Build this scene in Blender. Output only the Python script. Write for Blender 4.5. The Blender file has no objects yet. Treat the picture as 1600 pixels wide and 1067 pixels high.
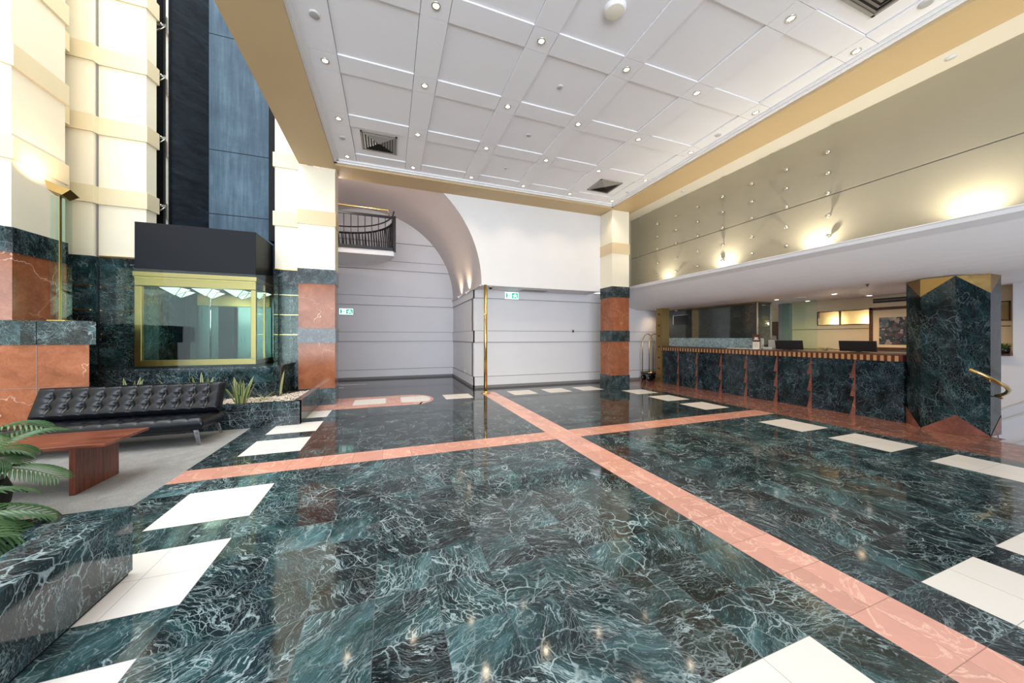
import bpy, bmesh, math, random
from mathutils import Vector, Matrix
random.seed(7)
S = bpy.context.scene
COL = S.collection
PI = math.pi

# ------------------------------------------------------------------ camera
cam_d = bpy.data.cameras.new('camera')
cam = bpy.data.objects.new('camera', cam_d)
COL.objects.link(cam)
YAW = math.atan((800 - 608) / 524.0)
cam.location = (0, 0, 1.36)
cam.rotation_euler = (PI / 2, 0, -YAW)
cam_d.sensor_width = 36
cam_d.lens = 524 / 1600 * 36
cam_d.shift_y = -6.5 / 1600
cam_d.clip_start = 0.05
S.camera = cam

# ------------------------------------------------------------------ world, exposure
S.view_settings.view_transform = 'Standard'
S.view_settings.look = 'None'
S.view_settings.gamma = 1
S.view_settings.use_curve_mapping = False
S.view_settings.exposure = 0.42
w = bpy.data.worlds.new('world')
S.world = w
w.use_nodes = True
w.node_tree.nodes['Background'].inputs[0].default_value = (0.83, 0.92, 1.0, 1)
w.node_tree.nodes['Background'].inputs[1].default_value = 1.9
S.cycles.transparent_max_bounces = 24


def area(name, loc, rot, sx, sy, power, col):
    l = bpy.data.lights.new(name, 'AREA')
    l.shape = 'RECTANGLE'
    l.size, l.size_y = sx, sy
    l.energy = power
    l.color = col
    o = bpy.data.objects.new(name, l)
    o.location = loc
    o.rotation_euler = rot
    COL.objects.link(o)
    return o


# area lights: assumed atrium skylight, and an added unseen fill behind the camera
area('assumed_skylight', (-5.2, 4.0, 10.5), (0, 0, 0), 6, 8, 560, (0.97, 0.98, 1.0))  # assumed daylight lamp above the open atrium
area('added_front_fill', (0.5, -7.5, 2.0), (math.radians(103), 0, 0), 13, 4.5, 1000, (0.86, 0.93, 1.0))  # added fill, tilted upward to brighten the ceiling; no glazing is built

# ------------------------------------------------------------------ materials
M = {}


class NT:
    def __init__(s, name):
        s.m = bpy.data.materials.new(name)
        s.m.use_nodes = True
        s.t = s.m.node_tree
        s.b = s.t.nodes['Principled BSDF']
        M[name] = s.m

    def n(s, typ, **kw):
        nd = s.t.nodes.new(typ)
        for k, v in kw.items():
            setattr(nd, k, v)
        return nd

    def put(s, sock, v):
        if v is None:
            return
        if isinstance(v, bpy.types.NodeSocket):
            s.t.links.new(v, sock)
        else:
            if isinstance(v, tuple) and len(v) == 3 and sock.type == 'RGBA':
                v = (*v, 1)
            sock.default_value = v

    def math(s, op, a, b=None, c=None, clamp=False):
        nd = s.n('ShaderNodeMath', operation=op, use_clamp=clamp)
        s.put(nd.inputs[0], a)
        s.put(nd.inputs[1], b)
        s.put(nd.inputs[2], c)
        return nd.outputs[0]

    def vm(s, op, a, b=None, scale=None):
        nd = s.n('ShaderNodeVectorMath', operation=op)
        s.put(nd.inputs[0], a)
        s.put(nd.inputs[1], b)
        if scale is not None:
            s.put(nd.inputs['Scale'], scale)
        return nd.outputs[0]

    def co(s):
        return s.n('ShaderNodeTexCoord').outputs['Object']

    def noise(s, v, scale, detail=4, rough=0.55, dist=0.0, col=False):
        nd = s.n('ShaderNodeTexNoise')
        s.put(nd.inputs['Vector'], v)
        nd.inputs['Scale'].default_value = scale
        nd.inputs['Detail'].default_value = detail
        nd.inputs['Roughness'].default_value = rough
        nd.inputs['Distortion'].default_value = dist
        return nd.outputs['Color' if col else 'Fac']

    def vor(s, v, scale, feature='DISTANCE_TO_EDGE'):
        nd = s.n('ShaderNodeTexVoronoi', feature=feature)
        s.put(nd.inputs['Vector'], v)
        nd.inputs['Scale'].default_value = scale
        return nd.outputs['Distance']

    def mapr(s, v, a, b, c, d):
        nd = s.n('ShaderNodeMapRange')
        s.put(nd.inputs[0], v)
        for i, x in enumerate((a, b, c, d)):
            s.put(nd.inputs[i + 1], x)
        return nd.outputs[0]

    def mix(s, f, a, b):
        nd = s.n('ShaderNodeMix', data_type='RGBA')
        s.put(nd.inputs[0], f)
        s.put(nd.inputs[6], a)
        s.put(nd.inputs[7], b)
        return nd.outputs[2]

    def ramp(s, f, stops):
        nd = s.n('ShaderNodeValToRGB')
        s.put(nd.inputs[0], f)
        e = nd.color_ramp.elements
        while len(e) < len(stops):
            e.new(0.5)
        for i, (p, c) in enumerate(stops):
            e[i].position = p
            e[i].color = (*c, 1)
        return nd.outputs[0]

    def fin(s, col=None, rough=None, metal=None, bump=None, bstr=0.2, bdist=0.01, **kw):
        s.put(s.b.inputs['Base Color'], col)
        s.put(s.b.inputs['Roughness'], rough)
        s.put(s.b.inputs['Metallic'], metal)
        for k, v in kw.items():
            s.put(s.b.inputs[k.replace('_', ' ')], v)
        if bump is not None:
            nd = s.n('ShaderNodeBump')
            nd.inputs['Strength'].default_value = bstr
            nd.inputs['Distance'].default_value = bdist
            s.put(nd.inputs['Height'], bump)
            s.t.links.new(nd.outputs[0], s.b.inputs['Normal'])
        return s.m


def paint(name, col, rough=0.55, var=0.04, spec=0.3):
    k = NT(name)
    f = k.noise(k.co(), 1.7, 5, 0.6)
    c = k.mix(f, tuple(x * (1 - var) for x in col), tuple(min(1, x * (1 + var)) for x in col))
    k.fin(c, rough, None, k.noise(k.co(), 90, 2) if sum(col) > 0.9 else None, 0.04, 0.002, Specular_IOR_Level=spec)


def metal(name, col, rough=0.22, brushed=0):
    k = NT(name)
    mp = k.n('ShaderNodeMapping')
    k.put(mp.inputs[0], k.co())
    mp.inputs['Scale'].default_value = (14, 14, .6) if brushed else (6, 6, 6)
    f = k.noise(mp.outputs[0], 3, 3)
    k.fin(k.mix(f, tuple(x * .8 for x in col), col), k.mapr(f, 0.2, 0.8, rough * .8, rough * 1.3), 1.0)


def verde(name, tile=None, origin=(0, 0), scale=1.0, dark=1.0, vein=1.0, rough=0.09, flow=None, axis='Z', joint=True, tint=(1, 1, 1), spec=0.5):
    """dark green serpentine marble with white crackle veins; every slab gets its own cut of the stone"""
    k = NT(name)
    P = k.co()
    rnd = None
    jm = None
    if tile:
        off = k.vm('SUBTRACT', P, (origin[0], origin[1], 0))
        if axis == 'Z':
            tv = (tile[0], tile[1], 50.0)
            add = (0, 0, 0.5)
        else:
            tv = (tile[0], tile[0], tile[1])
            add = (0.013, 0.017, 0)
        cell = k.vm('ADD', k.vm('DIVIDE', off, tv), add)
        fl = k.vm('FLOOR', cell)
        wn = k.n('ShaderNodeTexWhiteNoise', noise_dimensions='3D')
        k.put(wn.inputs['Vector'], fl)
        rnd = wn
        if joint and axis == 'Z':
            fr = k.vm('FRACTION', cell)
            sx = k.n('ShaderNodeSeparateXYZ')
            k.put(sx.inputs[0], fr)
            ax = k.math('ABSOLUTE', k.math('SUBTRACT', sx.outputs[0], 0.5))
            ay = k.math('ABSOLUTE', k.math('SUBTRACT', sx.outputs[1], 0.5))
            jm = k.math('GREATER_THAN', k.math('MAXIMUM', ax, ay), 0.4945)
        rot = k.n('ShaderNodeVectorRotate', rotation_type='Z_AXIS' if axis == 'Z' else 'Y_AXIS')
        k.put(rot.inputs['Vector'], P)
        k.put(rot.inputs['Angle'], k.math('MULTIPLY', wn.outputs['Value'], 6.283) if flow is None else
              k.math('ADD', k.math('MULTIPLY', wn.outputs['Value'], 0.8), flow))
        P = k.vm('ADD', rot.outputs[0], k.vm('SCALE', wn.outputs['Color'], None, 60.0))
    elif flow is not None:
        rot = k.n('ShaderNodeVectorRotate', rotation_type='EULER_XYZ')
        k.put(rot.inputs['Vector'], P)
        rot.inputs['Rotation'].default_value = (flow * .9, flow, flow * .7)
        P = rot.outputs[0]
    P = k.vm('SCALE', P, None, scale)
    w1 = k.vm('SCALE', k.vm('SUBTRACT', k.noise(P, 2.2, 2, 0.5, 0, True), (0.5, 0.5, 0.5)), None, 0.30)
    w2 = k.vm('SCALE', k.vm('SUBTRACT', k.noise(P, 11, 3, 0.6, 0, True), (0.5, 0.5, 0.5)), None, 0.055)
    Pw = k.vm('ADD', k.vm('ADD', P, w1), w2)
    st = k.n('ShaderNodeMapping')
    k.put(st.inputs[0], Pw)
    st.inputs['Scale'].default_value = (0.75, 2.5, 1.6)
    st2 = k.n('ShaderNodeMapping')
    k.put(st2.inputs[0], Pw)
    st2.inputs['Scale'].default_value = (0.6, 4.5, 2.2)
    # clouds of green
    cl = k.noise(st.outputs[0], 2.4, 8, 0.66, 0.15)
    if rnd is not None:
        cl = k.math('ADD', cl, k.math('MULTIPLY', k.math('SUBTRACT', rnd.outputs['Value'], 0.5), 0.20))
    d = dark
    base = k.ramp(cl, [(0.34, (0.003 * d, 0.005 * d, 0.006 * d)), (0.48, (0.008 * d, 0.018 * d, 0.021 * d)),
                       (0.60, (0.018 * d, 0.050 * d, 0.056 * d)), (0.78, (0.065 * d, 0.145 * d, 0.165 * d))])
    # crackle net, long streaks, fine speckle
    v1 = k.mapr(k.vor(Pw, 7.5), 0.0, k.mapr(k.noise(P, 6, 2), 0.3, 0.7, 0.01, 0.055), 1, 0)
    p1 = k.mapr(k.noise(k.vm('ADD', P, (4, 1, 7)), 1.9, 3), 0.47, 0.64, 0, 1)
    v1 = k.math('MULTIPLY', v1, p1)
    v2 = k.mapr(k.vor(st.outputs[0], 15), 0.0, 0.06, 1, 0)
    p2 = k.mapr(k.noise(k.vm('ADD', P, (9, 3, 1)), 2.6, 4), 0.46, 0.66, 0, 0.85)
    v2 = k.math('MULTIPLY', v2, p2)
    rid = k.math('ABSOLUTE', k.math('SUBTRACT', k.noise(st2.outputs[0], 1.8, 5, 0.62, 0.25), 0.5))
    v3 = k.math('MULTIPLY', k.mapr(rid, 0.0, 0.013, 1, 0), k.mapr(k.noise(P, 4, 3), 0.40, 0.6, 0.05, 0.95))
    sp = k.mapr(k.noise(st2.outputs[0], 30, 5, 0.8), 0.54, 0.72, 0, 0.60)
    vv = k.math('MAXIMUM', k.math('MAXIMUM', v1, v2), k.math('MAXIMUM', v3, sp))
    vv = k.math('MULTIPLY', vv, vein, clamp=True)
    c = k.mix(vv, base, (0.40 * tint[0], 0.52 * tint[1], 0.55 * tint[2]))
    if jm is not None:
        c = k.mix(k.math('MULTIPLY', jm, 0.8), c, (0.10, 0.115, 0.12))
    k.fin(c, k.math('ADD', k.math('MULTIPLY', vv, 0.10), rough), 0, Specular_IOR_Level=spec)


def redstone(name, col=(0.36, 0.115, 0.05), vein=0.8, rough=0.12, scale=1.0, tile=None):
    k = NT(name)
    P = k.vm('SCALE', k.co(), None, scale)
    warp = k.vm('SCALE', k.vm('SUBTRACT', k.noise(P, 1.6, 4, 0.6, 0, True), (0.5, 0.5, 0.5)), None, 0.8)
    Pw = k.vm('ADD', P, warp)
    cl = k.noise(Pw, 3, 8, 0.7)
    c = k.ramp(cl, [(0.3, tuple(x * 0.62 for x in col)), (0.5, col), (0.72, tuple(min(1, x * 1.45 + .02) for x in col))])
    sp = k.mapr(k.noise(P, 70, 3, 0.8), 0.5, 0.75, 0, 0.35)
    c = k.mix(sp, c, tuple(min(1, x * 1.8 + 0.04) for x in col))
    v = k.math('MULTIPLY', k.mapr(k.vor(Pw, 1.5), 0.0, 0.012, 1, 0), k.mapr(k.noise(P, 1.9, 2), 0.47, 0.6, 0, vein))
    c = k.mix(v, c, (0.75, 0.55, 0.45))
    k.fin(c, rough, 0, Specular_IOR_Level=0.3)


def inlay(name, col, var, tile, origin, rough=0.15, mott=0.5, veinc=None):
    """honed floor stone with its tile joints"""
    k = NT(name)
    P = k.co()
    cell = k.vm('DIVIDE', k.vm('SUBTRACT', P, (origin[0], origin[1], -10)), (tile[0], tile[1], 50.0))
    wn = k.n('ShaderNodeTexWhiteNoise', noise_dimensions='3D')
    k.put(wn.inputs['Vector'], k.vm('FLOOR', cell))
    fr = k.vm('FRACTION', cell)
    sx = k.n('ShaderNodeSeparateXYZ')
    k.put(sx.inputs[0], fr)
    ax = k.math('ABSOLUTE', k.math('SUBTRACT', sx.outputs[0], 0.5))
    ay = k.math('ABSOLUTE', k.math('SUBTRACT', sx.outputs[1], 0.5))
    jm = k.math('GREATER_THAN', k.math('MAXIMUM', ax, ay), 0.494)
    Q = k.vm('ADD', P, k.vm('SCALE', wn.outputs['Color'], None, 40.0))
    f = k.noise(Q, 4.5, 7, 0.68, 0.8)
    f = k.math('ADD', k.math('MULTIPLY', f, mott), k.math('MULTIPLY', wn.outputs['Value'], 0.35))
    c = k.ramp(f, [(0.1, tuple(x * (1 - var) for x in col)), (0.45, col), (0.85, tuple(min(1, x * (1 + var)) for x in col))])
    if veinc:
        v = k.mapr(k.math('ABSOLUTE', k.math('SUBTRACT', k.noise(Q, 3, 5, 0.6, 1.0), 0.5)), 0, 0.02, 0.6, 0)
        c = k.mix(v, c, veinc)
    c = k.mix(k.math('MULTIPLY', jm, 0.7), c, tuple(x * 0.35 for x in col))
    k.fin(c, rough, 0)


def glass(name, col=(0.93, 0.98, 0.96), rough=0.0):
    """thin architectural pane: transparent with a Fresnel reflection"""
    k = NT(name)
    tr = k.n('ShaderNodeBsdfTransparent')
    tr.inputs[0].default_value = (*col, 1)
    gl = k.n('ShaderNodeBsdfGlossy')
    gl.inputs[1].default_value = rough
    gm_ = k.n('ShaderNodeNewGeometry')
    dt = k.n('ShaderNodeVectorMath', operation='DOT_PRODUCT')
    k.put(dt.inputs[0], gm_.outputs['Incoming'])
    k.put(dt.inputs[1], gm_.outputs['Normal'])
    sch = k.math('POWER', k.math('SUBTRACT', 1.0, k.math('ABSOLUTE', dt.outputs['Value'])), 5.0)
    fr_o = k.math('ADD', k.math('MULTIPLY', sch, 0.9), 0.022)
    mx = k.n('ShaderNodeMixShader')
    k.t.links.new(fr_o, mx.inputs[0])
    k.t.links.new(tr.outputs[0], mx.inputs[1])
    k.t.links.new(gl.outputs[0], mx.inputs[2])
    out = k.t.nodes['Material Output']
    k.t.links.new(mx.outputs[0], out.inputs[0])


def emit(name, col, st):
    k = NT(name)
    k.fin(col, 0.5, 0)
    k.put(k.b.inputs['Emission Color'], (*col, 1))
    k.b.inputs['Emission Strength'].default_value = st


TX, TY = 0.311, 0.3035
OX, OY = 2.108, 4.004           # lower left corner of the crossing of the two pink strips
verde('verde_floor', tile=(TX, TY), origin=(OX, OY), dark=1.15, vein=0.95, rough=0.07)
verde('verde_floor_right', tile=(TX, TY), origin=(OX + 0.357, OY), dark=1.15, vein=0.9, rough=0.07)
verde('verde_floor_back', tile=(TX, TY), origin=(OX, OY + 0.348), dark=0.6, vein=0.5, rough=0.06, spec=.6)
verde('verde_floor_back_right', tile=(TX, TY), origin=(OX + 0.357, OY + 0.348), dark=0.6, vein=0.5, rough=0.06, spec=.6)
verde('verde_clad', tile=(0.61, 0.5875), axis='W', scale=1.5, dark=0.75, vein=0.6, rough=0.1)
verde('verde_column', scale=2.0, dark=0.8, vein=0.55, rough=0.12, flow=0.6)
verde('verde_ledge', scale=1.1, dark=1.0, vein=0.8, rough=0.08, flow=0.5)
verde('verde_counter', scale=1.3, dark=0.45, vein=0.42, rough=0.12, flow=None, tint=(.85, .92, 1.1), spec=.35)
verde('verde_pillar', scale=1.1, dark=0.55, vein=0.32, rough=0.10, flow=1.1, spec=.3)
redstone('red_granite', (0.29, 0.098, 0.044), 0.85)
redstone('red_dark', (0.19, 0.07, 0.05), 0.5, 0.1)
inlay('pink_inlay', (0.68, 0.36, 0.29), 0.22, (0.1785, TY), (OX, OY), veinc=(0.9, 0.62, 0.5))
inlay('pink_inlay_cross', (0.62, 0.30, 0.225), 0.22, (TX, 0.9), (OX, OY - .2), veinc=(0.9, 0.62, 0.5))
inlay('white_inlay', (0.80, 0.775, 0.74), 0.05, (TX, TY), (OX, OY), 0.22)
inlay('white_inlay_right', (0.80, 0.775, 0.74), 0.05, (TX, TY), (OX + .357, OY), 0.22)
inlay('white_inlay_back', (0.80, 0.775, 0.74), 0.05, (TX, TY), (OX, OY + .348), 0.22)
inlay('white_inlay_back_right', (0.80, 0.775, 0.74), 0.05, (TX, TY), (OX + .357, OY + .348), 0.22)
inlay('red_band', (0.24, 0.105, 0.075), 0.35, (TX, 0.61), (6.45, 0), 0.12, 0.6, (0.6, 0.35, 0.25))
inlay('slate_tile', (0.035, 0.038, 0.045), 0.3, (0.45, 0.45), (0.27, 10.1), 0.10)
paint('white_paint', (0.80, 0.79, 0.80))
paint('wall_white', (0.74, 0.73, 0.76))
paint('ceiling_paint', (0.87, 0.86, 0.89), 0.6)
paint('tan_pale', (0.76, 0.66, 0.46), 0.5)
paint('vault_paint', (0.60, 0.54, 0.53), 0.5)
paint('cream', (0.86, 0.80, 0.66), 0.5)
paint('tan', (0.70, 0.56, 0.36), 0.5)
paint('beam_tan', (0.56, 0.41, 0.23), 0.5)
paint('cream_beam', (0.70, 0.65, 0.55), 0.5)
paint('reception_cream', (0.74, 0.62, 0.44), 0.5)
paint('grey_paint', (0.30, 0.33, 0.32), 0.5)
paint('dark_paint', (0.010, 0.011, 0.013), 0.6, spec=.1)
paint('groove', (0.22, 0.21, 0.21), 0.7)
paint('black_metal', (0.012, 0.012, 0.015), 0.35, spec=.5)
paint('black_plastic', (0.012, 0.012, 0.014), 0.3, spec=.5)
paint('grey_plastic', (0.45, 0.45, 0.45), 0.4)
paint('paper', (0.85, 0.80, 0.68), 0.7)
paint('ink', (0.25, 0.18, 0.12), 0.7)
paint('mat_board', (0.72, 0.58, 0.38), 0.7)
paint('vent_grey', (0.33, 0.31, 0.28), 0.45)
paint('vent_dark', (0.05, 0.048, 0.045), 0.6)
paint('lift_black', (0.010, 0.011, 0.015), 0.5, spec=.15)
paint('silver_trim', (0.62, 0.62, 0.62), 0.35)
paint('terracotta', (0.012, 0.012, 0.012), 0.55, spec=.15)
metal('brass', (0.78, 0.56, 0.22), 0.18)
metal('brass_dull', (0.44, 0.29, 0.11), 0.32)
metal('chrome', (0.75, 0.76, 0.78), 0.12)
metal('steel', (0.20, 0.25, 0.25), 0.30, 1)
metal('pewter', (0.72, 0.70, 0.64), 0.3)
glass('glass_clear', (0.90, 0.97, 0.94))
glass('glass_pale', (0.90, 0.98, 0.95))
emit('lamp_warm', (1.0, 0.80, 0.52), 9)
emit('lamp_white', (1.0, 0.95, 0.88), 7)
emit('lamp_cab', (0.95, 1.0, 0.93), 0.8)
emit('exit_green', (0.02, 0.42, 0.26), 0.6)
emit('exit_white', (0.75, 1.0, 0.92), 1.0)

k = NT('gold_wall')
f = k.noise(k.co(), 0.9, 4)
k.fin(k.mix(f, (0.345, 0.31, 0.23), (0.405, 0.365, 0.275)), 0.42, 0.15, k.noise(k.co(), 140, 2), 0.05, 0.002)

k = NT('shaft_blue')
mp = k.n('ShaderNodeMapping')
k.put(mp.inputs[0], k.co())
mp.inputs['Scale'].default_value = (9, 9, 0.7)
f = k.math('ADD', k.math('MULTIPLY', k.noise(mp.outputs[0], 1.4, 6, 0.7), 0.5), k.math('MULTIPLY', k.noise(k.co(), 1.2, 5, 0.65), 0.5))
k.fin(k.ramp(f, [(0.32, (0.035, 0.055, 0.085)), (0.52, (0.065, 0.105, 0.15)), (0.68, (0.11, 0.17, 0.225))]), 0.55, 0, Specular_IOR_Level=.15)
k = NT('shaft_dark')
mp = k.n('ShaderNodeMapping')
k.put(mp.inputs[0], k.co())
mp.inputs['Scale'].default_value = (1.5, 1.5, 5)
f = k.noise(mp.outputs[0], 1.6, 7, 0.7, 0.8)
k.fin(k.ramp(f, [(0.35, (0.004, 0.006, 0.009)), (0.6, (0.010, 0.016, 0.024)), (0.8, (0.04, 0.055, 0.07))]), 0.6, 0, Specular_IOR_Level=.12)

k = NT('leather')
f = k.noise(k.co(), 220, 3, 0.6)
k.fin((0.004, 0.005, 0.008), 0.25, 0, f, 0.10, 0.002, Specular_IOR_Level=0.33)

k = NT('wood_red')
mp = k.n('ShaderNodeMapping')
k.put(mp.inputs[0], k.co())
mp.inputs['Scale'].default_value = (0.55, 9, 9)
f = k.noise(mp.outputs[0], 3.5, 8, 0.62, 1.4)
k.fin(k.ramp(f, [(0.3, (0.060, 0.014, 0.008)), (0.5, (0.165, 0.044, 0.023)), (0.72, (0.29, 0.095, 0.05))]), 0.28, 0)
k = NT('wood_red_upright')
mp = k.n('ShaderNodeMapping')
k.put(mp.inputs[0], k.co())
mp.inputs['Scale'].default_value = (9, 9, 0.55)
f = k.noise(mp.outputs[0], 3.5, 8, 0.62, 1.4)
k.fin(k.ramp(f, [(0.3, (0.050, 0.012, 0.007)), (0.5, (0.14, 0.037, 0.02)), (0.72, (0.24, 0.078, 0.042))]), 0.33, 0)
k = NT('wood_brown')
f = k.noise(k.co(), 8, 6, 0.6, 1)
k.fin(k.ramp(f, [(0.3, (0.05, 0.018, 0.01)), (0.7, (0.13, 0.05, 0.025))]), 0.35, 0)

k = NT('counter_stripes')
sx = k.n('ShaderNodeSeparateXYZ')
k.put(sx.inputs[0], k.co())
f = k.math('GREATER_THAN', k.math('FRACT', k.math('MULTIPLY', k.math('ADD', sx.outputs[1], 20), 1 / 0.085)), 0.5)
nz = k.noise(k.co(), 25, 4)
k.fin(k.mix(f, k.mix(nz, (0.07, 0.014, 0.008), (0.13, 0.03, 0.015)), k.mix(nz, (0.34, 0.19, 0.08), (0.46, 0.29, 0.13))), 0.25, 0)

k = NT('carpet')
f = k.noise(k.co(), 130, 4, 0.8)
g = k.noise(k.co(), 7, 5, 0.7)
h = k.math('ADD', k.math('MULTIPLY', f, 0.75), k.math('MULTIPLY', g, 0.25))
k.fin(k.ramp(h, [(0.3, (0.14, 0.14, 0.14)), (0.5, (0.30, 0.30, 0.295)), (0.7, (0.50, 0.495, 0.48))]), 0.95, 0, f, 0.8, 0.01, Specular_IOR_Level=0.1)

k = NT('light_marble')
f = k.noise(k.co(), 14, 6, 0.7, 1.5)
k.fin(k.ramp(f, [(0.35, (0.10, 0.15, 0.17)), (0.5, (0.32, 0.42, 0.45)), (0.7, (0.55, 0.66, 0.68))]), 0.2, 0)
k = NT('smoked_stone')
f = k.noise(k.vm('ADD', k.co(), k.vm('SCALE', k.noise(k.co(), 3, 3, .6, 0, True), None, 0.5)), 7, 7, 0.75, 1.0)
r = k.mapr(k.math('ABSOLUTE', k.math('SUBTRACT', f, 0.5)), 0, 0.012, 0.6, 0)
r = k.math('MULTIPLY', r, k.mapr(k.noise(k.co(), 2.2, 2), 0.45, 0.6, 0, 1))
k.fin(k.mix(r, (0.035, 0.042, 0.038), (0.22, 0.22, 0.18)), 0.06, 0, Specular_IOR_Level=0.8)

k = NT('painting')
v = k.n('ShaderNodeTexVoronoi')
k.put(v.inputs['Vector'], k.vm('ADD', k.co(), k.vm('SCALE', k.noise(k.co(), 9, 4, .6, 0, True), None, 0.2)))
v.inputs['Scale'].default_value = 16
sx = k.n('ShaderNodeSeparateXYZ')
k.put(sx.inputs[0], v.outputs['Color'])
k.fin(k.ramp(sx.outputs[0], [(0.0, (0.01, 0.02, 0.03)), (0.35, (0.03, 0.05, 0.06)), (0.55, (0.10, 0.04, 0.04)), (0.75, (0.06, 0.12, 0.16)), (1.0, (0.45, 0.33, 0.30))]), 0.3, 0)

k = NT('leaf_palm')
f = k.noise(k.co(), 6, 3)
k.fin(k.mix(f, (0.010, 0.045, 0.014), (0.05, 0.14, 0.035)), 0.30, 0, Specular_IOR_Level=0.5)
k = NT('leaf_snake')
uv = k.n('ShaderNodeUVMap')
sx = k.n('ShaderNodeSeparateXYZ')
k.put(sx.inputs[0], uv.outputs[0])
e = k.math('GREATER_THAN', k.math('ABSOLUTE', k.math('SUBTRACT', sx.outputs[0], 0.5)), 0.30)
bands = k.noise(k.vm('MULTIPLY', k.co(), (3, 3, 30)), 2.0, 3)
k.fin(k.mix(e, k.mix(bands, (0.015, 0.05, 0.02), (0.08, 0.17, 0.07)), (0.50, 0.47, 0.16)), 0.4, 0)
k = NT('leaf_dry')
k.fin(k.mix(k.noise(k.co(), 9, 3), (0.12, 0.15, 0.05), (0.38, 0.36, 0.16)), 0.5, 0)
k = NT('grass_green')
k.fin(k.mix(k.noise(k.co(), 20, 3), (0.03, 0.08, 0.015), (0.12, 0.22, 0.05)), 0.5, 0)
k = NT('yellow_petal')
k.fin(k.mix(k.noise(k.co(), 20, 3), (0.45, 0.33, 0.05), (0.75, 0.65, 0.25)), 0.5, 0)
k = NT('pebble')
k.fin(k.ramp(k.noise(k.co(), 38, 2), [(0.3, (0.35, 0.27, 0.20)), (0.5, (0.62, 0.52, 0.42)), (0.7, (0.82, 0.76, 0.68))]), 0.6, 0)
k = NT('soil')
k.fin(k.mix(k.noise(k.co(), 30, 4), (0.012, 0.009, 0.007), (0.05, 0.035, 0.025)), 0.9, 0, k.noise(k.co(), 40, 4), 0.8, 0.02)


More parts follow.
